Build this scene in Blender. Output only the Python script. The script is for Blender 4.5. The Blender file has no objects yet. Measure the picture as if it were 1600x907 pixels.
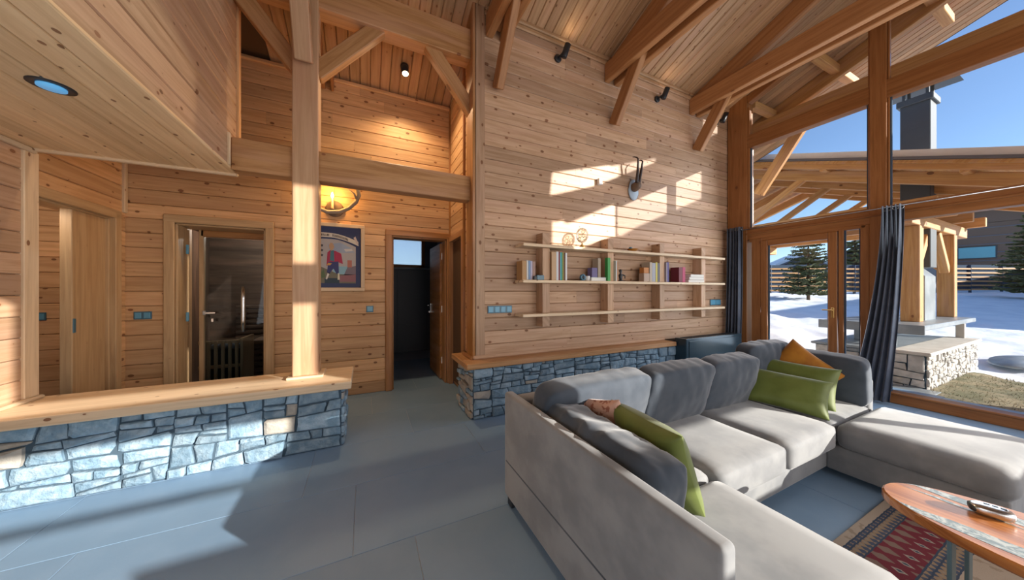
import bpy, bmesh, math, random
from mathutils import Vector, Matrix, noise
random.seed(7)
S = bpy.context.scene
C = S.collection
H = 1.36
# ---------------------------------------------------------------- camera
F = 478.0
YAW = math.atan(230 / F)
cam = bpy.data.objects.new('camera', bpy.data.cameras.new('camera')); C.objects.link(cam)
cam.data.sensor_width = 36; cam.data.lens = F / 1600 * 36; cam.data.clip_start = .02; cam.data.clip_end = 400
cam.location = (0, 0, H); cam.rotation_euler = (math.pi / 2, 0, -YAW)
S.camera = cam
# ---------------------------------------------------------------- world, sun, daylight, added fill
SR, SG = .85, .3825                      # sun travels (-SR, 1, -SG)
w = bpy.data.worlds.new('sky'); S.world = w; w.use_nodes = True
nt = w.node_tree; bg = nt.nodes['Background']
sky = nt.nodes.new('ShaderNodeTexSky'); sky.sky_type = 'NISHITA'; sky.sun_disc = False
sky.sun_elevation = math.radians(24); sky.sun_rotation = math.atan2(SR, -1); sky.altitude = 1300
sky.air_density = 1.0; sky.dust_density = .8; sky.ozone_density = 3.0
nt.links.new(sky.outputs[0], bg.inputs[0]); bg.inputs[1].default_value = .21
sun = bpy.data.objects.new('sun', bpy.data.lights.new('sun', 'SUN')); C.objects.link(sun)
sun.data.energy = 10.0; sun.data.angle = math.radians(.45); sun.data.color = (1, .94, .84)
sun.rotation_euler = Vector((-SR, 1, -SG)).to_track_quat('-Z', 'Y').to_euler()
def area(name, loc, d, sx, sy, e, col):
    o = bpy.data.objects.new(name, bpy.data.lights.new(name, 'AREA')); C.objects.link(o)
    o.data.shape = 'RECTANGLE'; o.data.size = sx; o.data.size_y = sy; o.data.energy = e; o.data.color = col
    o.location = loc; o.rotation_euler = Vector(d).to_track_quat('-Z', 'Y').to_euler()
    return o
area('south_fill', (2.0, -1.85, 1.75), (-.12, 1, .22), 6.5, 2.7, 145, (1, .95, .9))  # unseen fill panel added behind the camera to brighten the room
area('east_window_daylight', (5.62, 1.5, 2.0), (-1, .0, -.1), 2.6, 3.2, 62, (.8, .9, 1))
area('west_fill', (-2.02, .1, 1.35), (1, .25, .12), 3.0, 1.5, 40, (.9, .95, 1))  # added fill against the solid left wall, no window there
vs = S.view_settings
vs.view_transform = 'Standard'; vs.look = 'None'; vs.gamma = 1; vs.exposure = 0.0; vs.use_curve_mapping = False
S.cycles.use_denoising = True
S.cycles.max_bounces = 8; S.cycles.transparent_max_bounces = 12

# ---------------------------------------------------------------- materials
M = {}
def mat(name, col=(.5, .5, .5), rough=.6, metal=0, emit=None, es=0, spec=.5, sheen=0):
    m = bpy.data.materials.new(name); m.use_nodes = True; M[name] = m
    b = m.node_tree.nodes['Principled BSDF']
    b.inputs['Base Color'].default_value = (*col, 1); b.inputs['Roughness'].default_value = rough
    b.inputs['Metallic'].default_value = metal; b.inputs['Specular IOR Level'].default_value = spec
    if sheen: b.inputs['Sheen Weight'].default_value = sheen; b.inputs['Sheen Roughness'].default_value = .4
    if emit: b.inputs['Emission Color'].default_value = (*emit, 1); b.inputs['Emission Strength'].default_value = es
    return m
class N:
    def __init__(s, m): s.t = m.node_tree; s.b = s.t.nodes['Principled BSDF']
    def n(s, ty, **k):
        q = s.t.nodes.new('ShaderNode' + ty)
        for a, v in k.items(): setattr(q, a, v)
        return q
    def l(s, a, b): s.t.links.new(a, b)
    def math(s, op, a, b=None, c=None):
        q = s.n('Math', operation=op)
        for i, v in enumerate((a, b, c)):
            if v is None: continue
            if isinstance(v, (int, float)): q.inputs[i].default_value = v
            else: s.l(v, q.inputs[i])
        return q.outputs[0]
    def mix(s, f, a, b, blend='MIX'):
        q = s.n('Mix', data_type='RGBA', blend_type=blend)
        for i, v in ((0, f), (6, a), (7, b)):
            if isinstance(v, (int, float)): q.inputs[i].default_value = v
            elif isinstance(v, tuple): q.inputs[i].default_value = (*v, 1)
            else: s.l(v, q.inputs[i])
        return q.outputs[2]
    def ramp(s, f, a, b):
        q = s.n('MapRange', interpolation_type='SMOOTHSTEP'); s.l(f, q.inputs[0])
        q.inputs[1].default_value = a; q.inputs[2].default_value = b
        return q.outputs[0]
    def noise(s, vec, scale, detail=3, rough=.55, dist=0):
        q = s.n('TexNoise'); q.inputs['Scale'].default_value = scale; q.inputs['Detail'].default_value = detail
        q.inputs['Roughness'].default_value = rough; q.inputs['Distortion'].default_value = dist
        s.l(vec, q.inputs['Vector']); return q.outputs[0]
    def bump(s, h, st, dist=.01):
        q = s.n('Bump'); q.inputs['Strength'].default_value = st; q.inputs['Distance'].default_value = dist
        s.l(h, q.inputs['Height']); s.l(q.outputs[0], s.b.inputs['Normal'])
def wood(name, c1, c2, knot=(.13, .05, .02), rough=.5, kn=1.0, var=.35, pink=(.55, .31, .2), kscale=7.2):
    m = mat(name, c1, rough, spec=.35); g = N(m)
    tc = g.n('TexCoord'); oi = g.n('ObjectInfo')
    off = g.n('CombineXYZ'); g.l(g.math('MULTIPLY', oi.outputs['Random'], 37.0), off.inputs[0]); g.l(g.math('MULTIPLY', oi.outputs['Random'], 91.0), off.inputs[1])
    add = g.n('VectorMath', operation='ADD'); g.l(tc.outputs['Object'], add.inputs[0]); g.l(off.outputs[0], add.inputs[1])
    sp = g.n('SeparateXYZ'); g.l(add.outputs[0], sp.inputs[0])
    yz = g.math('ADD', sp.outputs[1], sp.outputs[2])
    v = g.n('CombineXYZ'); g.l(g.math('MULTIPLY', sp.outputs[0], .9), v.inputs[0]); g.l(g.math('MULTIPLY', yz, 16), v.inputs[1]); g.l(sp.outputs[2], v.inputs[2])
    grain = g.noise(v.outputs[0], 1.7, 5, .62, .6)
    v2 = g.n('CombineXYZ'); g.l(g.math('MULTIPLY', sp.outputs[0], .55), v2.inputs[0]); g.l(g.math('MULTIPLY', yz, 4.5), v2.inputs[1])
    broad = g.noise(v2.outputs[0], 1.6, 2)
    col = g.mix(g.ramp(grain, .36, .68), c1, c2)
    col = g.mix(g.math('MULTIPLY', g.ramp(broad, .42, .72), .5), col, pink)
    kv = g.n('CombineXYZ'); g.l(g.math('MULTIPLY', sp.outputs[0], .62), kv.inputs[0]); g.l(yz, kv.inputs[1])
    vo = g.n('TexVoronoi', voronoi_dimensions='2D'); vo.inputs['Scale'].default_value = kscale; g.l(kv.outputs[0], vo.inputs['Vector'])
    rs = g.n('SeparateColor'); g.l(vo.outputs['Color'], rs.inputs[0])
    size = g.math('MULTIPLY', g.math('SUBTRACT', rs.outputs[0], .22), .14 * kn)
    kf = g.math('LESS_THAN', vo.outputs['Distance'], size)
    halo = g.math('MULTIPLY', g.ramp(g.math('SUBTRACT', vo.outputs['Distance'], size), .09, 0.0), g.math('GREATER_THAN', size, .01))
    col = g.mix(g.math('MULTIPLY', halo, .45), col, c2)
    kc = g.mix(rs.outputs[1], knot, (.24, .085, .035)); col = g.mix(g.math('MULTIPLY', kf, .85), col, kc)
    br = g.math('ADD', 1 - var * .5, g.math('MULTIPLY', oi.outputs['Random'], var))
    hs = g.n('HueSaturation'); hs.inputs['Saturation'].default_value = 1.0; g.l(br, hs.inputs['Value']); g.l(col, hs.inputs['Color'])
    g.l(hs.outputs[0], g.b.inputs['Base Color'])
    g.bump(grain, .12, .004)
    return m
wood('pine_wall', (.55, .36, .235), (.42, .255, .147), rough=.5, var=.4, pink=(.49, .295, .205))
wood('pine_deep', (.68, .42, .22), (.53, .30, .14), rough=.5, pink=(.58, .33, .18), var=.4)
wood('pine_ceiling', (.51, .32, .175), (.38, .215, .105), rough=.5, kn=.7, var=.28)
wood('pine_soffit_brightened', (.85, .63, .38), (.71, .49, .265), rough=.5, kn=.8, var=.25, pink=(.78, .54, .32))  # soffit pine painted lighter in place of missing light from below
wood('pine_pale', (.74, .57, .385), (.61, .45, .29), rough=.45, kn=.8, var=.2, pink=(.68, .50, .34))
wood('beam_wood', (.53, .29, .13), (.38, .185, .07), rough=.5, kn=.75, var=.22, kscale=2.6)
wood('post_wood', (.55, .35, .21), (.45, .265, .145), rough=.5, kn=.6, var=.1, kscale=2.6)
wood('frame_wood', (.35, .145, .048), (.25, .095, .028), rough=.4, kn=.4, var=.12, kscale=2.4, pink=(.31, .12, .04))
wood('truss_wood', (.45, .215, .085), (.33, .14, .05), rough=.45, kn=.6, var=.2, kscale=2.4, pink=(.38, .17, .07))
wood('casing_wood', (.56, .38, .21), (.44, .285, .15), rough=.45, kn=.15, var=.12, pink=(.45, .27, .13))
wood('door_orange', (.42, .195, .06), (.30, .13, .04), rough=.42, kn=.1, var=.12)
wood('table_wood', (.50, .20, .06), (.27, .085, .022), rough=.22, kn=.0, var=.1, pink=(.43, .15, .04))
wood('outdoor_wood', (.60, .33, .12), (.46, .22, .075), rough=.55, kn=.7, var=.25, kscale=2.4)
wood('sauna_wood', (.24, .155, .105), (.16, .10, .065), rough=.6, kn=.2)
mat('dark_gap', (.10, .05, .022), .9)
mat('black_metal', (.02, .024, .03), .4)
mat('steel', (.62, .64, .66), .25, 1)
mat('dull_steel', (.16, .24, .27), .4, .6)
mat('blue_plastic', (.055, .15, .22), .3)
mat('blue_plastic_light', (.12, .33, .48), .25)
mat('white_plastic', (.75, .74, .72), .4)
mat('lamp_glow', (1, .8, .5), .5, emit=(1, .72, .4), es=14)
mat('flame_glow', (1, .7, .3), .5, emit=(1, .55, .16), es=40)
mat('lens_reflection', (.1, .35, .6), .3, emit=(.12, .42, .8), es=.55)  # blue emission stands in for the reflection in the lens
mat('brass', (.5, .3, .1), .35, .8)
mat('horn', (.035, .018, .014), .45)
mat('antler', (.32, .26, .2), .5)
mat('antler_dark', (.14, .09, .06), .6)
mat('trophy_grey', (.33, .40, .48), .25)
mat('heater_blue', (.028, .06, .085), .18, .2)
mat('wc_tile', (.10, .115, .145), .45)
mat('paper', (.75, .72, .66), .7)
def glass(name, tint=(1, 1, 1), refl=.5):
    m = bpy.data.materials.new(name); m.use_nodes = True; M[name] = m; t = m.node_tree; t.nodes.remove(t.nodes['Principled BSDF'])
    out = t.nodes['Material Output']; tr = t.nodes.new('ShaderNodeBsdfTransparent'); gl = t.nodes.new('ShaderNodeBsdfGlossy'); mx = t.nodes.new('ShaderNodeMixShader'); fr = t.nodes.new('ShaderNodeFresnel'); mu = t.nodes.new('ShaderNodeMath')
    tr.inputs[0].default_value = (*tint, 1); gl.inputs['Roughness'].default_value = .01; fr.inputs[0].default_value = 1.45
    mu.operation = 'MULTIPLY'; mu.inputs[1].default_value = refl
    t.links.new(fr.outputs[0], mu.inputs[0]); t.links.new(mu.outputs[0], mx.inputs[0]); t.links.new(tr.outputs[0], mx.inputs[1]); t.links.new(gl.outputs[0], mx.inputs[2]); t.links.new(mx.outputs[0], out.inputs[0])
    return m
glass('glass', (.97, .985, 1), .45)
glass('sauna_glass', (.62, .68, .72), .5)
glass('globe_glass', (.93, .93, .90), .7)
def frosted():
    m = bpy.data.materials.new('frosted'); m.use_nodes = True; M['frosted'] = m; t = m.node_tree; t.nodes.remove(t.nodes['Principled BSDF'])
    tl = t.nodes.new('ShaderNodeBsdfTranslucent'); tl.inputs[0].default_value = (.95, .97, 1, 1); tr = t.nodes.new('ShaderNodeBsdfTransparent'); mx = t.nodes.new('ShaderNodeMixShader'); mx.inputs[0].default_value = .55
    t.links.new(tr.outputs[0], mx.inputs[2]); t.links.new(tl.outputs[0], mx.inputs[1]); t.links.new(mx.outputs[0], t.nodes['Material Output'].inputs[0])
frosted()
def speckle(name, c1, c2, scale, rough=.7, bump=.2, bscale=None, var=0, dist=.01, spec=.4, sheen=0, lo=.35, hi=.65):
    m = mat(name, c1, rough, spec=spec, sheen=sheen); g = N(m); tc = g.n('TexCoord'); oi = g.n('ObjectInfo')
    off = g.math('MULTIPLY', oi.outputs['Random'], 53.0)
    add = g.n('VectorMath', operation='ADD'); g.l(tc.outputs['Object'], add.inputs[0]); g.l(off, add.inputs[1])
    n1 = g.noise(add.outputs[0], scale, 4)
    col = g.mix(g.ramp(n1, lo, hi), c1, c2)
    if var:
        hs = g.n('HueSaturation'); g.l(g.math('ADD', 1 - var * .5, g.math('MULTIPLY', oi.outputs['Random'], var)), hs.inputs['Value']); g.l(col, hs.inputs['Color']); col = hs.outputs[0]
    g.l(col, g.b.inputs['Base Color'])
    if bump: g.bump(g.noise(add.outputs[0], bscale or scale * 4, 4), bump, dist)
    return m
speckle('tile', (.205, .325, .475), (.235, .355, .505), 2.2, .42, .05, 60, .08)
mat('grout', (.45, .51, .60), .8)
speckle('stone', (.17, .275, .37), (.31, .42, .51), 11, .85, .9, 26, .45, .016)
speckle('stone_beige', (.46, .42, .36), (.36, .34, .31), 9, .85, .7, 30, .3, .012)
mat('mortar', (.06, .10, .14), .95)
speckle('sofa', (.19, .197, .207), (.27, .275, .28), 4.2, .85, .12, 500, 0, .002, .2, .5)
speckle('cushion_grey', (.045, .058, .078), (.066, .08, .102), 5, .8, .1, 400, 0, .002, .2, .55)
speckle('pillow_green', (.095, .125, .02), (.125, .16, .032), 7, .55, .08, 300, 0, .002, .4, .3)
speckle('pillow_orange', (.38, .155, .012), (.30, .11, .010), 9, .7, .1, 300, 0, .002, .3, .3)
speckle('pillow_pink', (.55, .33, .25), (.30, .11, .07), 38, .8, .2, 200, 0, .003, .3, .3, .5, .6)
speckle('curtain', (.05, .062, .09), (.075, .085, .115), 6, .65, .1, 200, 0, .002, .4, .4)
speckle('snow', (.80, .83, .88), (.90, .92, .95), 1.2, .85, .35, 2.5, 0, .08)
speckle('grass', (.34, .28, .17), (.17, .165, .085), 3, .9, 0)
speckle('slate', (.22, .25, .27), (.32, .35, .37), 3, .35, .1, 20)
speckle('bbq_stone', (.42, .40, .37), (.56, .53, .49), 8, .9, .7, 25, .4, .015)
speckle('bbq_cap', (.55, .50, .43), (.64, .59, .52), 5, .85, .3, 25)
speckle('needles', (.085, .115, .045), (.19, .20, .09), 3, .8, 0, var=.5)
mat('bark', (.10, .065, .04), .9)
mat('house_brown', (.16, .11, .085), .8)
mat('house_grey', (.16, .18, .20), .7)
mat('house_roof', (.13, .13, .15), .7)
mat('house_window', (.12, .40, .50), .1)
mat('fence_grey', (.07, .095, .13), .95, spec=.05)
mat('fence_orange', (.48, .24, .08), .65)
mat('chimney_grey', (.045, .055, .065), .5)
mat('resin', (.15, .18, .17), .12)
M['resin'].node_tree  # resin gets its own swirl below
g = N(M['resin']); tc = g.n('TexCoord'); q = g.noise(tc.outputs['Object'], 22, 6, .6, 2.2)
g.l(g.mix(g.ramp(q, .4, .62), (.10, .14, .135), (.40, .42, .38)), g.b.inputs['Base Color'])

# ---------------------------------------------------------------- helpers
def tag(o, label=None, cat=None, group=None, kind=None):
    if label: o['label'] = label
    if cat: o['category'] = cat
    if group: o['group'] = group
    if kind: o['kind'] = kind
    return o
def link(name, me, m, parent=None, mtx=None):
    o = bpy.data.objects.new(name, me); C.objects.link(o)
    if m is not None and me is not None:
        if len(me.materials) == 0: me.materials.append(M[m] if isinstance(m, str) else m)
        elif me.materials[0] != (M[m] if isinstance(m, str) else m):
            o.material_slots[0].link = 'OBJECT'; o.material_slots[0].material = M[m] if isinstance(m, str) else m
    W = mtx if mtx is not None else Matrix()
    o['_w'] = [v for r in W for v in r]
    if parent is not None:
        o.parent = parent
        P = Matrix([list(parent['_w'])[i * 4:i * 4 + 4] for i in range(4)])
        o.matrix_local = P.inverted() @ W
    else: o.matrix_local = W
    return o
def thing(name, label, cat, loc, group=None):
    o = bpy.data.objects.new(name, None); C.objects.link(o); o.empty_display_size = .1
    W = Matrix.Translation(loc); o.matrix_local = W; o['_w'] = [v for r in W for v in r]
    return tag(o, label, cat, group)
def struct(name, me, m, parent=None, mtx=None):
    o = link(name, me, m, parent, mtx)
    if parent is None: o['kind'] = 'structure'
    return o
def pyd(vs, fs, smooth=False, name='m'):
    me = bpy.data.meshes.new(name); me.from_pydata([tuple(v) for v in vs], [], fs); me.update()
    if smooth: me.polygons.foreach_set('use_smooth', [True] * len(me.polygons))
    return me
def frombm(bm, smooth=False):
    bmesh.ops.recalc_face_normals(bm, faces=bm.faces)
    me = bpy.data.meshes.new('m'); bm.to_mesh(me); bm.free()
    if smooth: me.polygons.foreach_set('use_smooth', [True] * len(me.polygons))
    return me
def frame(x, y, z, o):
    return Matrix(((x[0], y[0], z[0], o[0]), (x[1], y[1], z[1], o[1]), (x[2], y[2], z[2], o[2]), (0, 0, 0, 1)))
def boxm(L, W, T, bev=0, seg=1, smooth=False):
    k = (round(L, 4), round(W, 4), round(T, 4), bev, seg, smooth)
    bm = bmesh.new(); bmesh.ops.create_cube(bm, size=1); bmesh.ops.scale(bm, vec=(L, W, T), verts=bm.verts)
    if bev: bmesh.ops.bevel(bm, geom=list(bm.edges), offset=min(bev, .45 * min(L, W, T)), segments=seg, affect='EDGES', profile=.5)
    return frombm(bm, smooth)
def box(name, x0, x1, y0, y1, z0, z1, m, parent=None, bev=.004, seg=1, smooth=False):
    d = (abs(x1 - x0), abs(y1 - y0), abs(z1 - z0)); o = ((x0 + x1) / 2, (y0 + y1) / 2, (z0 + z1) / 2)
    if d[2] > max(d[0], d[1]): return link(name, boxm(d[2], d[0], d[1], bev, seg, smooth), m, parent, frame((0, 0, 1), (1, 0, 0), (0, 1, 0), o))
    if d[1] > d[0]: return link(name, boxm(d[1], d[2], d[0], bev, seg, smooth), m, parent, frame((0, 1, 0), (0, 0, 1), (1, 0, 0), o))
    return link(name, boxm(*d, bev, seg, smooth), m, parent, Matrix.Translation(o))
def beam(name, p0, p1, w_, h_, m, parent=None, side=None, bev=.008):
    p0, p1 = Vector(p0), Vector(p1); X = (p1 - p0); L = X.length; X.normalize()
    if side is None:
        up = Vector((0, 0, 1)) if abs(X.z) < .95 else Vector((0, 1, 0)); Y = up.cross(X).normalized()
    else: Y = Vector(side).normalized(); Y = (Y - X * Y.dot(X)).normalized()
    Z = X.cross(Y)
    return link(name, boxm(L, w_, h_, bev), m, parent, frame(X, Y, Z, (p0 + p1) / 2))
_pl = {}
def plankm(L, W, T=.02, ch=.007):
    k = (round(L, 3), round(W, 3), T, ch)
    if k in _pl: return _pl[k]
    a, b = L / 2, W / 2
    sec = [(0, -b), (-T + ch, -b), (-T, -b + ch), (-T, b - ch), (-T + ch, b), (0, b)]
    vs = [(-a, y, z) for y, z in sec] + [(a, y, z) for y, z in sec]
    n = 6; fs = [(i, (i + 1) % n, (i + 1) % n + n, i + n) for i in range(n)] + [tuple(range(n - 1, -1, -1)), tuple(range(n, 2 * n))]
    bm = bmesh.new(); bv = [bm.verts.new(v) for v in vs]
    for f in fs: bm.faces.new([bv[i] for i in f])
    me = frombm(bm); _pl[k] = me; return me
def planks(parent, a, nrm, origin, a0, a1, z0, z1, rowh, m, openings=(), joints=0, lim=None, T=.02):
    """rows of boards on a vertical wall; a = along direction, nrm = facing; coordinates along a are signed from origin"""
    a = Vector(a); Y = -Vector(nrm); Z = Vector((0, 0, 1)); O = Vector(origin)
    n = max(1, round((z1 - z0) / rowh)); rh = (z1 - z0) / n
    for i in range(n):
        lo, hi = z0 + i * rh, z0 + (i + 1) * rh; zc = (lo + hi) / 2
        A0, A1 = a0, a1
        if lim: A0, A1 = lim(hi, a0, a1)
        segs = [(A0, A1)]
        for (b0, b1, c0, c1) in openings:
            if lo < c1 - .03 and hi > c0 + .03:
                ns = []
                for s0, s1 in segs:
                    if b1 <= s0 or b0 >= s1: ns.append((s0, s1)); continue
                    if b0 > s0: ns.append((s0, b0))
                    if b1 < s1: ns.append((b1, s1))
                segs = ns
        out = []
        for s0, s1 in segs:
            if joints and s1 - s0 > joints * .8:
                c = s0 + (s1 - s0) * random.uniform(.2, .8); out += [(s0, c), (c, s1)]
            else: out.append((s0, s1))
        for s0, s1 in out:
            if s1 - s0 < .02: continue
            link('plank', plankm(round(s1 - s0 - .0015, 3), round(rh - .003, 4), T), m, parent, frame(a, Y, Z, O + a * ((s0 + s1) / 2) + Z * zc))
def prism(name, pts, axis, t0, t1, m, parent=None):
    """extrude a 2D outline along axis ('x','y','z') from t0 to t1"""
    def P(p, t): return (t, p[0], p[1]) if axis == 'x' else ((p[0], t, p[1]) if axis == 'y' else (p[0], p[1], t))
    n = len(pts); bm = bmesh.new(); A = [bm.verts.new(P(p, t0)) for p in pts]; B = [bm.verts.new(P(p, t1)) for p in pts]
    bm.faces.new(A); bm.faces.new(B)
    for i in range(n): bm.faces.new((A[i], A[(i + 1) % n], B[(i + 1) % n], B[i]))
    return link(name, frombm(bm), m, parent)
def lathe(prof, n=20, smooth=True):
    vs = []; fs = []
    for r, z in prof:
        for k in range(n): vs.append((r * math.cos(2 * math.pi * k / n), r * math.sin(2 * math.pi * k / n), z))
    for i in range(len(prof) - 1):
        for k in range(n): fs.append((i * n + k, i * n + (k + 1) % n, (i + 1) * n + (k + 1) % n, (i + 1) * n + k))
    fs.append(tuple(range(n - 1, -1, -1))); fs.append(tuple(range((len(prof) - 1) * n, len(prof) * n)))
    return pyd(vs, fs, smooth)
def axisM(loc, z):
    z = Vector(z).normalized(); q = z.to_track_quat('Z', 'Y'); return Matrix.Translation(loc) @ q.to_matrix().to_4x4()
def tube(pts, rads, n=8, smooth=True):
    pts = [Vector(p) for p in pts]; vs = []; fs = []; up = Vector((.13, .31, .94)).normalized()
    for i, p in enumerate(pts):
        t = (pts[min(i + 1, len(pts) - 1)] - pts[max(i - 1, 0)]).normalized()
        u = t.cross(up).normalized(); v = t.cross(u); r = rads[i] if hasattr(rads, '__len__') else rads
        for k in range(n):
            a = 2 * math.pi * k / n; vs.append(p + (u * math.cos(a) + v * math.sin(a)) * r)
    for i in range(len(pts) - 1):
        for k in range(n): fs.append((i * n + k, i * n + (k + 1) % n, (i + 1) * n + (k + 1) % n, (i + 1) * n + k))
    fs.append(tuple(range(n - 1, -1, -1))); fs.append(tuple(range((len(pts) - 1) * n, len(pts) * n)))
    return pyd(vs, fs, smooth)
def sbox(name, a, b, c, m, x, y, z): return tag(box(name, x - a / 2, x + a / 2, y - b / 2, y + b / 2, z - c / 2, z + c / 2, m, None, .004), kind='structure')
# stone masonry ------------------------------------------------------
def clip(poly, p, nrm):
    out = []
    for i in range(len(poly)):
        a, b = poly[i], poly[(i + 1) % len(poly)]
        da = (a[0] - p[0]) * nrm[0] + (a[1] - p[1]) * nrm[1]; db = (b[0] - p[0]) * nrm[0] + (b[1] - p[1]) * nrm[1]
        if da >= 0: out.append(a)
        if (da >= 0) != (db >= 0):
            t = da / (da - db); out.append((a[0] + (b[0] - a[0]) * t, a[1] + (b[1] - a[1]) * t))
    return out
def inset(poly, d):
    res = poly
    cx = sum(p[0] for p in poly) / len(poly); cy = sum(p[1] for p in poly) / len(poly)
    for i in range(len(poly)):
        a, b = poly[i], poly[(i + 1) % len(poly)]; ex, ey = b[0] - a[0], b[1] - a[1]; L = math.hypot(ex, ey)
        if L < 1e-5: continue
        nx, ny = -ey / L, ex / L
        if (cx - a[0]) * nx + (cy - a[1]) * ny < 0: nx, ny = -nx, -ny
        res = clip(res, (a[0] + nx * d, a[1] + ny * d), (nx, ny))
        if len(res) < 3: return []
    return res
def stones(W, Hh, rnd, big=.05, small=.012, aspect=2.7):
    todo = [[(0, 0), (W, 0), (W, Hh), (0, Hh)]]; done = []
    while todo:
        p = todo.pop(); xs = [q[0] for q in p]; ys = [q[1] for q in p]; bw, bh = max(xs) - min(xs), max(ys) - min(ys)
        ar = abs(sum(p[i][0] * p[(i + 1) % len(p)][1] - p[(i + 1) % len(p)][0] * p[i][1] for i in range(len(p)))) / 2
        if ar < big and (ar < small * 1.6 or rnd.random() < .33) and bw / max(bh, .01) < 4.2: done.append(p); continue
        f = rnd.uniform(.32, .68)
        if bw > bh * aspect or (bw > bh * aspect * .6 and rnd.random() < .45):
            a = rnd.gauss(0, .05 if bh > .3 else .2); c = (min(xs) + bw * f, min(ys) + bh / 2); n = (math.cos(a), math.sin(a))
        else:
            a = rnd.gauss(0, .02 if bw > .8 else .08); c = (min(xs) + bw / 2, min(ys) + bh * f); n = (-math.sin(a), math.cos(a))
        for sgn in (1, -1):
            q = clip(p, c, (n[0] * sgn, n[1] * sgn))
            if len(q) >= 3: todo.append(q)
    return done
def stone_face(parent, O, a, nrm, W, Hh, seed, m=('stone', 'stone_beige'), beige=.06, joint=.004, **k):
    rnd = random.Random(seed); a = Vector(a); n = Vector(nrm); Z = Vector((0, 0, 1)); O = Vector(O)
    for p in stones(W, Hh, rnd, **k):
        q = inset(p, joint * rnd.uniform(.6, 1.4))
        if len(q) < 3: continue
        # cut one or two corners so outlines look broken
        cx = sum(v[0] for v in q) / len(q); cy = sum(v[1] for v in q) / len(q)
        for _ in range(2):
            an = rnd.uniform(0, 6.28); d = (math.cos(an), math.sin(an)); far = max(((v[0] - cx) * d[0] + (v[1] - cy) * d[1]) for v in q)
            cutd = far * rnd.uniform(.86, .99); q2 = clip(q, (cx + d[0] * cutd, cy + d[1] * cutd), (-d[0], -d[1]))
            if len(q2) >= 3: q = q2
        dep = rnd.uniform(.010, .036); q3 = []
        for i in range(len(q)):
            a0_, b0_ = q[i], q[(i + 1) % len(q)]; le = math.hypot(b0_[0] - a0_[0], b0_[1] - a0_[1])
            if le < .006: continue
            q3.append((a0_[0] + (cx - a0_[0]) * .03, a0_[1] + (cy - a0_[1]) * .03)); ns = min(3, int(le / .06))
            for k_ in range(ns):
                u_ = (k_ + 1) / (ns + 1); f_ = rnd.uniform(0, .07); px_, py_ = a0_[0] + (b0_[0] - a0_[0]) * u_, a0_[1] + (b0_[1] - a0_[1]) * u_
                q3.append((px_ + (cx - px_) * f_, py_ + (cy - py_) * f_))
        q = q3
        if len(q) < 3: continue
        rad = min(math.hypot(v[0] - cx, v[1] - cy) for v in q); fr_ = 1 - min(.3, .010 / max(rad, .02))
        ch = [(cx + (v[0] - cx) * fr_ * rnd.uniform(.96, 1.0), cy + (v[1] - cy) * fr_ * rnd.uniform(.96, 1.0)) for v in q]
        if len(q) < 3: continue
        c = Vector((cx, cy)); N_ = len(q); vs = []
        for v in q: vs.append((v[0] - cx, 0, v[1] - cy))
        for v in q: vs.append((v[0] - cx, -(dep - .009), v[1] - cy))
        for v in ch: vs.append((v[0] - cx, -dep - rnd.uniform(-.003, .004), v[1] - cy))
        vs.append((rnd.uniform(-.01, .01), -dep - rnd.uniform(0, .008), rnd.uniform(-.006, .006)))
        fs = []
        for r in (0, N_):
            for i in range(N_): fs.append((r + i, r + (i + 1) % N_, r + (i + 1) % N_ + N_, r + i + N_))
        for i in range(N_): fs.append((2 * N_ + i, 2 * N_ + (i + 1) % N_, 3 * N_))
        bm = bmesh.new(); bv = [bm.verts.new(v) for v in vs]
        for f in fs: bm.faces.new([bv[i] for i in f])
        link('stone', frombm(bm), m[1] if rnd.random() < beige else m[0], parent, frame(a, -n, Z, O + a * cx + Z * cy))
# soft shapes -------------------------------------------------------------
def softbox(w_, d_, h_, p=7, n=14, wr=0, seed=0, wscale=6, bulge=(0, 0, 0), axis_wr=None):
    bm = bmesh.new(); bmesh.ops.create_cube(bm, size=2); bmesh.ops.subdivide_edges(bm, edges=list(bm.edges), cuts=n, use_grid_fill=True)
    off = Vector((seed * 3.7, seed * 1.3, seed * 7.1))
    for v in bm.verts:
        c = v.co; L = (abs(c.x) ** p + abs(c.y) ** p + abs(c.z) ** p) ** (1 / p); u = c / L
        bx_ = (1 - min(1, u.y ** 2)) * (1 - min(1, u.z ** 2)); by_ = (1 - min(1, u.x ** 2)) * (1 - min(1, u.z ** 2)); bz_ = (1 - min(1, u.x ** 2)) * (1 - min(1, u.y ** 2))
        q = Vector((u.x * (w_ / 2) * (1 + bulge[0] * bx_), u.y * (d_ / 2) * (1 + bulge[1] * by_), u.z * (h_ / 2) * (1 + bulge[2] * bz_)))
        if wr:
            s = Vector(axis_wr) if axis_wr else Vector((1, 1, 1))
            t = noise.fractal(Vector((q.x * s.x, q.y * s.y, q.z * s.z)) * wscale + off, 1, 2, 3)
            q += u.normalized() * wr * t
        v.co = q
    return frombm(bm, True)
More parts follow.
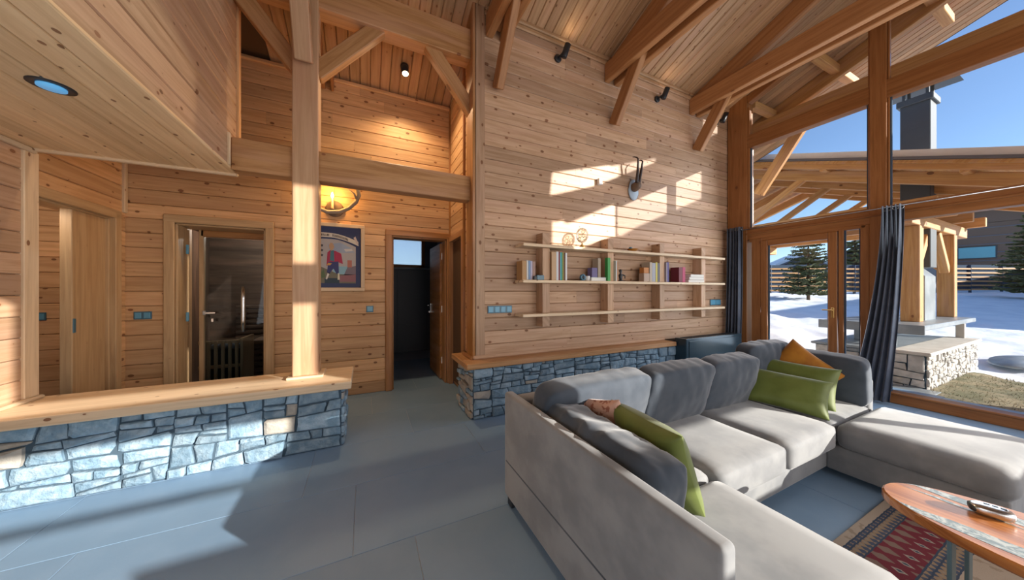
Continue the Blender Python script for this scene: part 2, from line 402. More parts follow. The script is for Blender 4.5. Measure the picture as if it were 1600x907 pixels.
def pillow(w_, h_, t_, n=22, seed=0, wr=.006, pinch=.07):
    vs = []; fs = []; off = Vector((seed * 5.1, seed * 2.3, 0))
    def P(i, j, sg):
        u = -1 + 2 * i / n; v = -1 + 2 * j / n
        x = u * (1 - pinch * (1 - abs(v) ** 2) * abs(u) ** 3); y = v * (1 - pinch * (1 - abs(u) ** 2) * abs(v) ** 3)
        th = ((1 - u ** 4) * (1 - v ** 4)) ** .5 * (1 - .2 * (u * u + v * v) / 2)
        wz = noise.fractal(Vector((u * 2.4, v * 2.4, sg)) + off, 1, 2, 3) * wr * th
        return (x * w_ / 2, sg * (th * t_ / 2 + .002) + wz, y * h_ / 2)
    for sg in (1, -1):
        b = len(vs)
        for i in range(n + 1):
            for j in range(n + 1): vs.append(P(i, j, sg))
        for i in range(n):
            for j in range(n):
                q = (b + i * (n + 1) + j, b + (i + 1) * (n + 1) + j, b + (i + 1) * (n + 1) + j + 1, b + i * (n + 1) + j + 1)
                fs.append(q if sg < 0 else q[::-1])
    bm = bmesh.new(); bv = [bm.verts.new(v) for v in vs]
    for f in fs: bm.faces.new([bv[i] for i in f])
    b = (n + 1) ** 2
    ring = [i * (n + 1) for i in range(n + 1)] + [n * (n + 1) + j for j in range(1, n + 1)] + [i * (n + 1) + n for i in range(n - 1, -1, -1)] + [j for j in range(n - 1, 0, -1)]
    for k in range(len(ring)):
        i, j = ring[k], ring[(k + 1) % len(ring)]
        bm.faces.new((bv[i], bv[j], bv[j + b], bv[i + b]))
    return frombm(bm, True)
def euler(loc, rx=0, ry=0, rz=0):
    from mathutils import Euler
    return Matrix.Translation(loc) @ Euler((rx, ry, rz), 'XYZ').to_matrix().to_4x4()

# ================================================================= SETTING
YS, YB, XW, XL = 3.2, 4.45, 5.72, -2.15      # shelf wall, alcove back wall, window plane, left wall
RS = .36; RIDGE = -1.2
def zc(y): return 4.5 + RS * (YS - (y if y > RIDGE else 2 * RIDGE - y))
# floor ---------------------------------------------------------------
fl_ = struct('floor', boxm(9.0, 10.2, .1), 'grout', None, Matrix.Translation((1.45, 2.98, -.0535)))
for r in range(-3, 7):
    y0 = 1.76 + .64 * r; off = {0: -.055, -1: .25, 1: -1.65, 2: .42}.get(r, random.uniform(0, 1.28)) % 1.28
    for c in range(-3, 6):
        x0 = off + 1.28 * c
        if x0 > 5.7 or x0 + 1.28 < -2.9 or (y0 > 4.4 and (x0 > 1.6 or x0 < -2.2)): continue
        link('tile', _pl.setdefault('tile', boxm(1.2765, .6365, .012, .0012)), 'tile', fl_, Matrix.Translation((x0 + .64, y0 + .32, -.006)))
# ceiling --------------------------------------------------------------
sd = Vector((0, -1, RS)).normalized(); nrm = Vector((0, -RS, -1)).normalized()
core = prism('ceiling', [(YB + .3, zc(YB + .3) + .02), (RIDGE, zc(RIDGE) + .02), (-2.3, zc(-2.3) + .02), (-2.3, zc(-2.3) + .2), (RIDGE, zc(RIDGE) + .2), (YB + .3, zc(YB + .3) + .2)], 'x', -2.9, 8.02, 'dark_gap'); core['kind'] = 'structure'
L = (Vector((0, RIDGE, zc(RIDGE))) - Vector((0, YB + .02, zc(YB + .02)))).length
mid = Vector((0, (RIDGE + YB + .02) / 2, (zc(RIDGE) + zc(YB + .02)) / 2))
bw = .118
for i in range(80):
    x = -1.0 + bw * (i + .5)
    if x > 7.97: break
    link('ceiling_board', plankm(round(L, 3), bw - .004, .02, .009), 'pine_ceiling', core, frame(sd, -nrm, sd.cross(-nrm), mid + Vector((x, 0, 0)) - nrm * .02))
# shelf wall -----------------------------------------------------------
wb = struct('wall_back', boxm(4.66, .38, 4.0), 'dark_gap', None, Matrix.Translation((3.49, YS + .025 + .19, 2.57)))
planks(wb, (1, 0, 0), (0, -1, 0), (0, YS + .022, 0), 1.2, XW + .1, .60, 4.47, .149, 'pine_wall', joints=3)
box('corner_board', 1.085, 1.2, YS - .012, YS + .06, .6, 4.62, 'pine_wall', wb)
box('corner_board', 1.06, 1.10, YS - .012, YS + .22, .6, 4.62, 'door_orange', wb)
box('crown_moulding', 1.2, XW, YS - .03, YS, zc(YS) - .085, zc(YS) - .03, 'pine_ceiling', wb, .012)
box('crown_moulding', 1.2, XW, YS - .05, YS - .01, zc(YS) - .035, zc(YS) + .015, 'pine_ceiling', wb, .012)
# stone plinth under it
pl = struct('wall_plinth', boxm(4.8, .53, .53), 'mortar', None, Matrix.Translation((3.42, YS + .125, .268)))
stone_face(pl, (1.02, YS - .14, .003), (1, 0, 0), (0, -1, 0), 3.2, .53, 3, small=.006, big=.034)
stone_face(pl, (1.02, 3.60, .003), (0, -1, 0), (-1, 0, 0), .54, .53, 5, small=.009, big=.04, beige=.5)
box('ledge_board', .935, 4.12, YS - .205, YS, .54, .60, 'beam_wood', pl, .006)
box('ledge_board', .935, 1.07, YS, 3.62, .54, .60, 'beam_wood', pl, .006)
box('base_moulding', 1.06, 4.1, YS - .035, YS, .60, .64, 'pine_wall', pl, .012)
box('base_moulding', 1.03, 1.06, YS - .03, 3.5, .60, .64, 'door_orange', pl, .01)
# alcove right side wall ---------------------------------------------------
war = struct('wall_alcove_right', boxm(.06, 1.0, 4.0), 'dark_gap', None, Matrix.Translation((1.185, 3.93, 2.06)))
planks(war, (0, -1, 0), (-1, 0, 0), (1.15, 0, 0), -3.70, -3.42, .6, zc(3.7), .149, 'pine_deep')
planks(war, (0, -1, 0), (-1, 0, 0), (1.15, 0, 0), -YB, -3.70, 2.12, zc(YB) + .02, .149, 'pine_deep')
box('trim_board', 1.10, 1.15, 3.685, 3.715, .6, 4.2, 'door_orange', war)
box('corner_bead', 1.11, 1.15, 4.415, 4.45, 2.15, 4.02, 'door_orange', war)
d5 = sbox('door_5', .05, .64, 2.08, 'door_orange', 1.195, 4.06, 1.04)
box('door_casing', 1.10, 1.16, 4.37, 4.445, 0, 2.12, 'door_orange', d5); box('door_casing', 1.10, 1.16, 3.72, 3.79, 0, 2.12, 'door_orange', d5)
box('door_casing', 1.10, 1.16, 3.72, 4.445, 2.05, 2.13, 'door_orange', d5)
# alcove back wall ---------------------------------------------------------
wa = struct('wall_alcove', None, None) if False else None
def wall_with_holes(name, x0, x1, z0, z1, holes, y0, y1, m):
    bm = bmesh.new(); xs = sorted({x0, x1, *[h[0] for h in holes], *[h[1] for h in holes]}); zs = sorted({z0, z1, *[h[2] for h in holes], *[h[3] for h in holes]})
    xs = [x for x in xs if x0 <= x <= x1]; zs = [z for z in zs if z0 <= z <= z1]
    for i in range(len(xs) - 1):
        for j in range(len(zs) - 1):
            cx, cz = (xs[i] + xs[i + 1]) / 2, (zs[j] + zs[j + 1]) / 2
            if any(h[0] < cx < h[1] and h[2] < cz < h[3] for h in holes): continue
            b = bmesh.ops.create_cube(bm, size=1)['verts']
            bmesh.ops.scale(bm, vec=(xs[i + 1] - xs[i], y1 - y0, zs[j + 1] - zs[j]), verts=b); bmesh.ops.translate(bm, vec=(cx, (y0 + y1) / 2, cz), verts=b)
    o = link(name, frombm(bm), m); o['kind'] = 'structure'; return o
SA = (-1.80, -1.04, 0, 2.07); WC = (.335, 1.075, 0, 2.1)
wa = wall_with_holes('wall_alcove', -2.3, 1.25, 0, zc(YB), [SA, WC], YB + .022, YB + .20, 'dark_gap')
planks(wa, (1, 0, 0), (0, -1, 0), (0, YB + .02, 0), -2.2, 1.16, 0.0, zc(YB) - .01, .149, 'pine_deep', openings=[(SA[0] - .02, SA[1] + .02, 0, 2.1), (WC[0] - .02, WC[1] + .02, 0, 2.12)], joints=3.2)
box('crown_moulding', -1.3, 1.15, YB - .035, YB, zc(YB) - .07, zc(YB) - .02, 'pine_deep', wa, .012)
# left alcove wall (with sliding door) ----------------------------------------
wl = struct('wall_left', boxm(.06, 5.5, 1.8), 'dark_gap', None, Matrix.Translation((XL - .055, .70, 1.47)))
planks(wl, (0, 1, 0), (1, 0, 0), (XL - .02, 0, 0), -2.0, 3.40, .585, 2.35, .149, 'pine_wall', joints=3)
box('corner_post', XL - .03, XL + .015, 3.39, 3.50, .575, 2.35, 'pine_pale', wl)
box('base_moulding', XL, XL + .045, -2, 3.5, .575, .60, 'pine_pale', wl, .008)
wal = struct('wall_alcove_left', boxm(.04, .95, .4), 'dark_gap', None, Matrix.Translation((XL - .075, 3.97, 2.35)))
planks(wal, (0, 1, 0), (1, 0, 0), (XL - .035, 0, 0), 3.45, YB, 2.1, 4.0, .149, 'pine_deep')
planks(wal, (0, 1, 0), (1, 0, 0), (XL - .035, 0, 0), 4.36, YB, 0, 2.1, .149, 'pine_deep')
box('corner_bead', XL - .04, XL + .005, 4.40, 4.445, 2.13, 4.0, 'pine_pale', wal)
d4 = sbox('door_4', .05, .40, 2.04, 'casing_wood', XL - .09, 4.13, 1.03)
box('edge_strip', XL - .12, XL - .05, 3.89, 3.93, 0, 2.05, 'casing_wood', d4); box('latch', XL - .06, XL - .045, 3.895, 3.925, 1.0, 1.12, 'blue_plastic', d4)
box('door_casing', XL - .05, XL + .0, 4.29, 4.37, 0, 2.10, 'casing_wood', d4); box('door_casing', XL - .05, XL + .0, 3.45, 4.37, 2.05, 2.13, 'casing_wood', d4)
box('door_lining', XL - .20, XL - .04, 4.275, 4.295, 0, 2.05, 'casing_wood', d4); box('door_lining', XL - .20, XL - .04, 3.48, 4.29, 2.035, 2.055, 'casing_wood', d4)
wrm = struct('wall_west', boxm(.05, 2.0, 2.4), 'dark_gap', None, Matrix.Translation((-3.06, 3.9, 1.2)))
planks(wrm, (0, 1, 0), (1, 0, 0), (-3.03, 0, 0), 2.9, 4.9, 0, 2.3, .149, 'pine_deep')
we_ = box('wall_west_end', -3.05, XL - .1, 4.72, 4.78, 0, 2.4, 'dark_gap'); we_['kind'] = 'structure'
planks(we_, (1, 0, 0), (0, -1, 0), (0, 4.718, 0), -3.03, XL - .1, 0, 2.3, .149, 'pine_deep')
box('ceiling_west', -3.05, XL - .1, 3.2, 4.8, 2.32, 2.36, 'dark_gap')['kind'] = 'structure'
L_ = bpy.data.objects.new('hall_lamp', bpy.data.lights.new('hall_lamp', 'POINT')); C.objects.link(L_); L_.data.energy = 14; L_.data.color = (1, .85, .7); L_.data.shadow_soft_size = .1; L_.location = (-2.55, 3.6, 2.1)  # added fill light without a fixture, brightens the planks behind the sliding door
# upper storey box (soffit) --------------------------------------------------
sf = struct('ceiling_soffit', boxm(1.14, 5.5, 2.7), 'dark_gap', None, Matrix.Translation((-1.61, .675, 3.74)))
nb = 9; bwid = 1.15 / nb
for i in range(nb):
    link('soffit_board', plankm(5.45, bwid - .003, .02, .006), 'pine_soffit_brightened', sf, frame((0, 1, 0), (0, 0, 1), (1, 0, 0), (XL + bwid * (i + .5), .72, 2.39)))
planks(sf, (0, 1, 0), (1, 0, 0), (-1.022, 0, 0), -2.0, 3.45, 2.37, 5.0, .15, 'pine_wall', lim=lambda z, a, b: (a, min(b, YS - (z - 4.5) / RS)))
box('edge_strip', XL, -1.0, 3.43, 3.475, 2.352, 2.40, 'pine_pale', sf, .008)
box('edge_strip', XL, XL + .035, -2, 3.46, 2.335, 2.37, 'pine_pale', sf, .008)
box('corner_board', -1.025, -.985, 3.425, 3.475, 2.63, 4.4, 'pine_deep', sf)
box('corner_bead', -1.004, -.985, 3.22, 3.25, 2.38, 2.64, 'pine_pale', sf)
# half wall ------------------------------------------------------------------
hw = struct('wall_half', boxm(2.06, .46, .51), 'mortar', None, Matrix.Translation((-1.215, 3.285, .255)))
stone_face(hw, (-2.25, 3.055, .003), (1, 0, 0), (0, -1, 0), 2.065, .505, 11, small=.008, big=.05)
stone_face(hw, (-.185, 3.055, .003), (0, 1, 0), (1, 0, 0), .46, .505, 12, small=.008, big=.045)
box('ledge_board', XL - .06, -.105, 2.97, 3.54, .51, .575, 'pine_pale', hw, .006)
box('post_plate', -.615, -.34, 3.225, 3.5, .575, .595, 'pine_pale', hw)
# window wall ------------------------------------------------------------------
W1 = sbox('window_1', .18, .30, 4.6, 'frame_wood', XW + .09, 3.04, 2.3)
def fb(name, y0, y1, z0, z1, dx=0, t=.12, m='frame_wood', par=None): return box(name, XW + dx, XW + dx + t, y0, y1, z0, z1, m, par or W1, .006)
ZT = 3.93
fb('mullion', 1.38, 1.52, 0, zc(1.5) - .03, 0, .09)
fb('tie_rail', .1, 2.9, 3.71, ZT, .01, .14)
fb('transom', .2, 2.9, 2.19, 2.39, .01, .14)
fb('transom_bead', .2, 2.9, 2.275, 2.30, -.012, .03)
fb('sill_rail', .2, 1.40, 0, .13, 0, .15)
fb('sill_bead', .2, 1.40, .105, .13, -.015, .03)
fb('side_post', .06, .2, 0, 3.27, 0, .15)
for y0, y1 in ((1.5, 2.9), (-1.95, 1.4)):
    beam('rafter_rail', (XW + .07, y0, zc(y0) - .085), (XW + .07, y1, zc(y1) - .085), .12, .13, 'frame_wood', W1)
fb('muntin', 2.86, 2.90, 2.39, 4.4, .02, .06); fb('muntin', 1.52, 1.54, 2.39, 5.0, .03, .05); fb('muntin', 1.36, 1.38, .13, 5.0, .03, .05)
for y0, y1, z0, z1 in ((1.54, 2.86, 2.39, 3.71), (.1, 1.36, 2.39, 3.71), (.2, 1.36, .13, 2.19)):
    box('pane', XW + .055, XW + .067, y0, y1, z0, z1, 'glass', W1, 0)
    for a0, a1 in ((y0, y0 + .012), (y1 - .012, y1)): box('seal', XW + .045, XW + .075, a0, a1, z0, z1, 'fence_grey', W1, 0)
for y0, y1 in ((1.54, 2.86), (-1.9, 1.36)):
    ym = max(y0, RIDGE) if y0 < RIDGE else y0
    pts = [(y0, ZT), (y1, ZT), (y1, zc(y1) - .14), (ym, zc(ym) - .14)] + ([(y0, zc(y0) - .14)] if ym != y0 else [])
    if y0 < 0: pts = [(.15, ZT), (y1, ZT), (y1, zc(y1) - .14), (.15, zc(.15) - .14)]
    prism('pane', pts, 'x', XW + .055, XW + .067, 'glass', W1)
# terrace door inside it
d1 = sbox('door_1', .10, .14, 2.19, 'frame_wood', XW + .05, 2.75, 1.095)
fb('door_frame', 1.55, 2.86, 2.15, 2.20, .005, .10, par=d1); fb('door_frame', 1.75, 1.80, 0, 2.17, 0, .1, par=d1); fb('door_frame', 1.52, 1.60, 0, 2.19, .005, .10, par=d1)
lf = fb('door_leaf', 2.60, 2.69, .02, 2.15, -.01, .08, par=d1)
fb('stile', 1.81, 1.90, .02, 2.15, -.01, .08, par=lf); fb('rail', 1.90, 2.60, 2.06, 2.15, -.01, .08, par=lf); fb('rail', 1.90, 2.60, .02, .14, -.01, .08, par=lf)
box('pane', XW + .03, XW + .042, 1.9, 2.6, .14, 2.06, 'glass', lf, 0)
for a in (1.9, 2.588): box('seal', XW + .02, XW + .05, a, a + .012, .14, 2.06, 'fence_grey', lf, 0)
box('handle_plate', XW - .02, XW - .01, 1.835, 1.865, .98, 1.12, 'brass', lf)
box('door_handle', XW - .05, XW - .03, 1.84, 1.95, 1.08, 1.095, 'brass', lf)
box('side_pane', XW + .03, XW + .042, 1.6, 1.75, .1, 2.15, 'glass', d1, 0); box('side_pane', XW + .03, XW + .042, 2.8, 2.9, .1, 2.15, 'glass', d1, 0)
fb('rail', 1.6, 1.75, 0, .1, 0, .1, par=d1); fb('rail', 2.8, 2.9, 0, .1, 0, .1, par=d1)
for a in (1.6, 1.738): box('seal', XW + .02, XW + .05, a, a + .012, .1, 2.15, 'fence_grey', d1, 0)
# unseen rest of the room; east pieces and south openings shaped for sun patches
def wall_x(name, y0, y1, z0, z1): return tag(box(name, XW + .02, XW + .17, y0, y1, z0, z1, 'pine_wall', None, 0), kind='structure')
KX = SG / SR
def poly_wall(name, pts, x0=XW + .02, x1=XW + .12): return tag(prism(name, pts, 'x', x0, x1, 'pine_wall'), kind='structure')
poly_wall('wall_east_lower', [(.06, 0), (.06, 3.30), (-1.05, 3.39), (-1.05, 0)])
poly_wall('wall_east_corner', [(-1.05, 1.7), (-1.05, 3.39), (-1.2, 3.40), (-1.2, 4.1), (-2.0, 4.1), (-2.0, 1.7)])
poly_wall('wall_east_band', [(.12, 3.82), (.12, 4.05), (-2.0, 4.28), (-2.0, 4.02)])
poly_wall('wall_east_gable', [(.15, 4.30), (.15, zc(.15)), (RIDGE, zc(RIDGE)), (-2.0, zc(-2.0)), (-2.0, 4.1), (-1.25, 4.15), (-1.2, 4.5)])
def SZ(y, z=0): return z + SG * (y + 2)
ws = wall_with_holes('wall_south', -2.9, XW + .1, 0, zc(-2) + .05, [(1.6, 2.5, SZ(1.85), SZ(2.12)), (1.6, 3.28, SZ(2.12), SZ(2.70)), (1.6, 3.75, SZ(2.80), SZ(3.03, .33)), (1.6, 4.2, SZ(3.03, .575), SZ(3.36, .575)), (1.6, 2.42, SZ(3.36, .575), SZ(3.2, 1.33)), (3.885, 4.085, SZ(3.36, .575), SZ(3.25, 1.25)), (3.885, 4.085, SZ(3.25, 1.6), SZ(3.25, 2.3)), (3.98, 4.72, 1.22, SZ(1.8, .74)), (4.72, 5.7, 1.25, 1.72), (3.05, 3.98, 1.28, 1.62)], -2.04, -2.0, 'pine_wall')
box('wall_west_upper', -2.95, -2.85, -2.1, 3.2, 0, 5.6, 'pine_wall', None, 0)['kind'] = 'structure'
# unseen panels added out of frame to shape the sun on the shelf wall
def blk_(yw, zw): return (5.78 + SR * (yw + 2), zw + SG * (yw + 2))
tag(prism('sun_blocker_lower', [(blk_(.05, 0)[0], -.3), (blk_(2.36, 0)[0], -.3), (blk_(2.36, 0)[0], 1.4), (blk_(3.02, 0)[0], 1.4), blk_(3.02, 4.2), blk_(2.38, 4.2), blk_(2.38, 3.217), blk_(.64, 3.278), blk_(.05, 3.25)], 'y', -2.08, -2.0, 'house_brown'), kind='structure')
tag(prism('sun_blocker_upper', [blk_(.05, 4.29), blk_(1.1, 4.17), blk_(1.12, 3.80), blk_(2.37, 3.80), (blk_(2.37, 0)[0], 7.2), (blk_(.05, 0)[0], 7.2)], 'y', -2.08, -2.0, 'house_brown'), kind='structure')

# ================================================================= TIMBER FRAME
def truss(x, label, wall_y=YS, brace_bot=3.52, ext=False):
    m = 'truss_wood' if not ext else 'outdoor_wood'
    t = thing('roof_truss', label, 'truss', (x, wall_y, 4.2), 'roof trusses')
    for s in (-1, 1): beam('tie_beam', (x + s * .085, wall_y, 4.31), (x + s * .085, -1.98, 4.31), .085, .25, m, t)
    beam('rafter', (x, wall_y, zc(wall_y) - .13), (x, RIDGE, zc(RIDGE) - .13), .085, .24, m, t)
    beam('rafter', (x, RIDGE, zc(RIDGE) - .13), (x, -2.0, zc(-2.0) - .13), .085, .24, m, t)
    beam('knee_brace', (x, wall_y - .05, brace_bot + .09), (x, wall_y - (.80 if ext else .50), 4.30), .084, .17, m, t)
    return t
truss(1.34, 'roof truss with long knee brace beside the wall corner post')
truss(3.06, 'roof truss above the horn trophy, double tie beam and brace')
truss(4.83, 'roof truss nearest the window wall')
truss(6.62, 'outdoor roof truss seen through the top window panes', brace_bot=3.05, ext=True)
# post, beam and braces of the alcove front
tf = thing('timber_frame', 'square timber post on low stone wall carrying beams and diagonal braces', 'timber frame', (-.478, 3.35, .595))
PX = -.478; PW = .198
box('post', PX - PW / 2, PX + PW / 2, 3.25, 3.45, .595, zc(3.35) - .02, 'post_wood', tf, .008)
box('lower_beam', -1.0, 1.08, 3.29, 3.44, 2.365, 2.635, 'beam_wood', tf, .008)
box('top_beam', -1.0, 1.13, 3.27, 3.45, 3.94, 4.27, 'beam_wood', tf, .008)
beam('brace', (PX + .06, 3.36, 3.36), (.16, 3.36, 4.02), .10, .14, 'beam_wood', tf, side=(0, 1, 0))
beam('brace', (1.12, 3.36, 3.38), (.60, 3.36, 4.02), .10, .14, 'beam_wood', tf, side=(0, 1, 0))
beam('brace', (PX - .06, 3.36, 3.36), (-1.02, 3.36, 3.96), .10, .14, 'beam_wood', tf, side=(0, 1, 0))
t0 = thing('roof_truss', 'roof truss over the square post, brace coming towards the room', 'truss', (PX, 3.25, 4.2), 'roof trusses')
for s in (-1, 1): beam('tie_beam', (PX + s * .085, 3.25, 4.35), (PX + s * .085, -2.0, 4.35), .085, .2, 'truss_wood', t0)
beam('rafter', (PX, 3.25, zc(3.25) - .13), (PX, RIDGE, zc(RIDGE) - .13), .085, .24, 'truss_wood', t0)
beam('rafter', (PX, YB, zc(YB) - .11), (PX, 3.45, zc(3.45) - .11), .085, .2, 'truss_wood', t0)
beam('knee_brace', (PX, 3.2, 3.36), (PX, 2.68, 4.28), .13, .13, 'post_wood', t0)
beam('end_block', (PX + .115, YB, zc(YB) - .12), (PX + .115, 4.2, zc(4.2) - .12), .03, .2, 'truss_wood', t0)
# ================================================================= DOORS
def casing(x0, x1, z1, y, par, m, wd=.075):
    box('door_casing', x0 - wd, x0, y - .03, y + .0, 0, z1 + wd, m, par, .008); box('door_casing', x1, x1 + wd, y - .03, y, 0, z1 + wd, m, par, .008); box('door_casing', x0 - wd, x1 + wd, y - .032, y, z1, z1 + wd, m, par, .008)
d2 = sbox('door_2', .02, .30, 2.06, 'casing_wood', SA[0] + .01, YB + .14, 1.03)
casing(SA[0], SA[1], 2.07, YB, d2, 'casing_wood', .085)
box('door_lining', SA[1] - .02, SA[1], YB, YB + .28, 0, 2.07, 'casing_wood', d2); box('door_lining', SA[0], SA[1], YB, YB + .28, 2.05, 2.07, 'casing_wood', d2)
for z in (1.75, 1.02, .25): box('hinge', SA[0] + .062, SA[0] + .085, YB + .04, YB + .056, z, z + .1, 'blue_plastic_light', d2)
sg = box('sauna_door', SA[0] + .11, SA[1] - .02, YB + .30, YB + .31, .02, 1.97, 'sauna_glass', d2, 0)
box('header', SA[0] + .10, SA[1] - .02, YB + .27, YB + .33, 1.98, 2.05, 'door_orange', d2); box('stile', SA[0] + .085, SA[0] + .125, YB + .27, YB + .33, 0, 2.05, 'casing_wood', d2)
hb = link('pull_handle', tube([(0, 0, -.27), (0, 0, -.13), (0, 0, .13), (0, 0, .27)], [.02, .026, .026, .02], 10), 'steel', sg, Matrix.Translation((-1.31, YB + .245, 1.13)))
for z in (.92, 1.34): box('handle_mount', -1.32, -1.30, YB + .25, YB + .30, z - .012, z + .012, 'steel', sg)
box('lever_handle', -1.67, -1.56, YB + .235, YB + .255, 1.085, 1.105, 'steel', sg); box('lever_handle', -1.60, -1.575, YB + .235, YB + .255, .99, 1.03, 'steel', sg); box('lever_mount', -1.68, -1.65, YB + .25, YB + .30, 1.07, 1.12, 'steel', sg)
# sauna cabin
sw = struct('wall_sauna', boxm(1.7, .04, 2.3), 'sauna_wood', None, Matrix.Translation((-1.35, 6.3, 1.15)))
box('side', -2.2, -2.16, 4.72, 6.3, 0, 2.3, 'sauna_wood', sw); box('side', -.54, -.5, 4.72, 6.3, 0, 2.3, 'sauna_wood', sw); box('top', -2.2, -.5, 4.72, 6.3, 2.2, 2.24, 'sauna_wood', sw)
ben = thing('sauna_bench', 'slatted wooden sauna bench behind the dark glass door', 'bench', (-1.0, 5.8, 0))
for i in range(6): box('slat', -1.45, -.56, 5.55, 5.60, .10 + i * .085, .15 + i * .085, 'sauna_wood', ben)
for i in range(6): box('slat', -1.75, -.56, 5.95, 6.0, .62 + i * .08, .665 + i * .08, 'sauna_wood', ben)
for i in range(4): box('slat', -1.45, -.56, 6.2, 6.24, 1.32 + i * .075, 1.36 + i * .075, 'pine_deep', ben)
box('seat', -1.45, -.56, 5.5, 5.95, .60, .64, 'sauna_wood', ben); box('seat', -1.75, -.56, 5.95, 6.25, 1.08, 1.12, 'sauna_wood', ben)
for x in (-1.43, -.62): box('leg', x, x + .05, 5.62, 5.68, 0, .6, 'sauna_wood', ben); box('leg', x, x + .05, 6.02, 6.08, 0, 1.08, 'sauna_wood', ben)
sh = thing('sauna_heater', 'sauna heater behind vertical wooden bars, inside the glass door', 'heater', (-1.6, 5.15, 0))
box('heater_body', -1.72, -1.40, 5.0, 5.3, 0, .62, 'black_metal', sh)
for i in range(6): box('guard_bar', -1.78 + i * .066, -1.75 + i * .066, 4.90, 4.93, 0, .74, 'casing_wood', sh)
for z in (.05, .40, .70): box('guard_rail', -1.80, -1.40, 4.925, 4.95, z, z + .04, 'casing_wood', sh)
box('guard_side', -1.40, -1.37, 4.90, 5.32, 0, .76, 'casing_wood', sh)
for i in range(16): link('heater_stone', _pl.setdefault('hs', softbox(.09, .08, .07, 3, 3, .01, 2)), 'slate', sh, euler((-1.68 + (i % 4) * .08, 5.04 + (i // 4) * .07, .655), i, i * 2, i * 3))
L_ = bpy.data.objects.new('sauna_lamp', bpy.data.lights.new('sauna_lamp', 'POINT')); C.objects.link(L_); L_.data.energy = 22; L_.data.color = (1, .9, .8); L_.data.shadow_soft_size = .02; L_.location = (-1.2, 5.5, 2.17)  # added fill light without a fixture, brings out the benches
# wc door
d3 = sbox('door_3', .02, .16, 2.1, 'door_orange', WC[0] + .01, YB + .10, 1.05)
casing(WC[0], WC[1], 2.1, YB, d3, 'door_orange', .085)
box('door_lining', WC[1] - .02, WC[1], YB, YB + .2, 0, 2.1, 'door_orange', d3); box('door_lining', WC[0], WC[1], YB, YB + .2, 2.08, 2.1, 'door_orange', d3)
a = math.radians(89); hx, hy = WC[1] - .03, YB + .20
lf = link('door_leaf', boxm(.72, .04, 2.05, .003), 'door_orange', d3, Matrix.Translation((hx - .0, hy, 1.04)) @ Matrix.Rotation(math.pi - a, 4, 'Z') @ Matrix.Translation((.36, 0, 0)))
wcm = Matrix.Translation((hx, hy, 1.04)) @ Matrix.Rotation(math.pi - a, 4, 'Z')
link('handle_plate', boxm(.03, .008, .14), 'steel', lf, wcm @ Matrix.Translation((.66, .026, .02))); link('door_handle', boxm(.12, .015, .018, .004), 'steel', lf, wcm @ Matrix.Translation((.61, .055, .06))); link('handle_neck', boxm(.016, .05, .016), 'steel', lf, wcm @ Matrix.Translation((.66, .04, .06)))
link('key', boxm(.02, .03, .03), 'steel', lf, wcm @ Matrix.Translation((.66, .04, -.05)))
for z in (.25, 1.02, 1.82): box('hinge', WC[1] - .035, WC[1] - .018, YB + .17, YB + .19, z, z + .1, 'white_plastic', d3)
ww = wall_with_holes('wall_bathroom', .0, 1.9, 0, 2.7, [(.45, 1.22, 1.86, 2.52)], 7.1, 7.16, 'wc_tile')
for i, x in enumerate((.02, .64, 1.26)):
    for j, z in enumerate((0, .6, 1.2)): box('wall_tile', x, x + .615, 7.088, 7.1, z + .003, z + .597, 'wc_tile', ww, .002)
box('side', 1.5, 1.56, 4.68, 7.1, 0, 2.7, 'wc_tile', ww, 0); box('side', .0, .06, 4.68, 7.1, 0, 2.7, 'wc_tile', ww, 0); box('top', 0, 1.56, 4.68, 7.1, 2.68, 2.72, 'wc_tile', ww, 0); box('sill', .4, 1.5, 7.03, 7.1, 1.82, 1.855, 'slate', ww)
wv = sbox('window_2', .77, .06, .06, 'frame_wood', .835, 7.1, 1.89)
for x0, x1, z0, z1 in ((.45, 1.22, 2.46, 2.52), (.45, .52, 1.86, 2.52), (1.15, 1.22, 1.86, 2.52)): box('window_frame', x0, x1, 7.07, 7.13, z0, z1, 'frame_wood', wv)
box('pane', .52, 1.15, 7.1, 7.11, 1.92, 2.46, 'frosted', wv, 0)
# ================================================================= FURNITURE: SOFA
so = thing('sofa', 'large grey velvet U-shaped corner sofa in front of the shelves', 'sofa', (2.34, 1.0, 0))
def rbox(name, x0, x1, y0, y1, z0, z1, m, parent, bev=.03, seg=4): return box(name, x0, x1, y0, y1, z0, z1, m, parent, bev, seg, True)
rbox('side_panel', .81, .872, .46, 1.80, .05, .705, 'sofa', so, .018)
box('panel_seam', .8085, .815, .49, 1.77, .272, .280, 'cushion_grey', so, 0)
rbox('back_panel', .872, 3.87, 1.67, 1.80, .05, .68, 'sofa', so, .03)
rbox('side_panel', 3.76, 3.87, 1.0, 1.67, .05, .62, 'sofa', so, .03)
rbox('base', .872, 3.87, 1.03, 1.67, .05, .235, 'sofa', so, .012, 2)
rbox('base', .872, 1.63, .34, 1.03, .05, .235, 'sofa', so, .012, 2)
rbox('base', 3.07, 3.86, .31, 1.03, .05, .235, 'sofa', so, .012, 2)
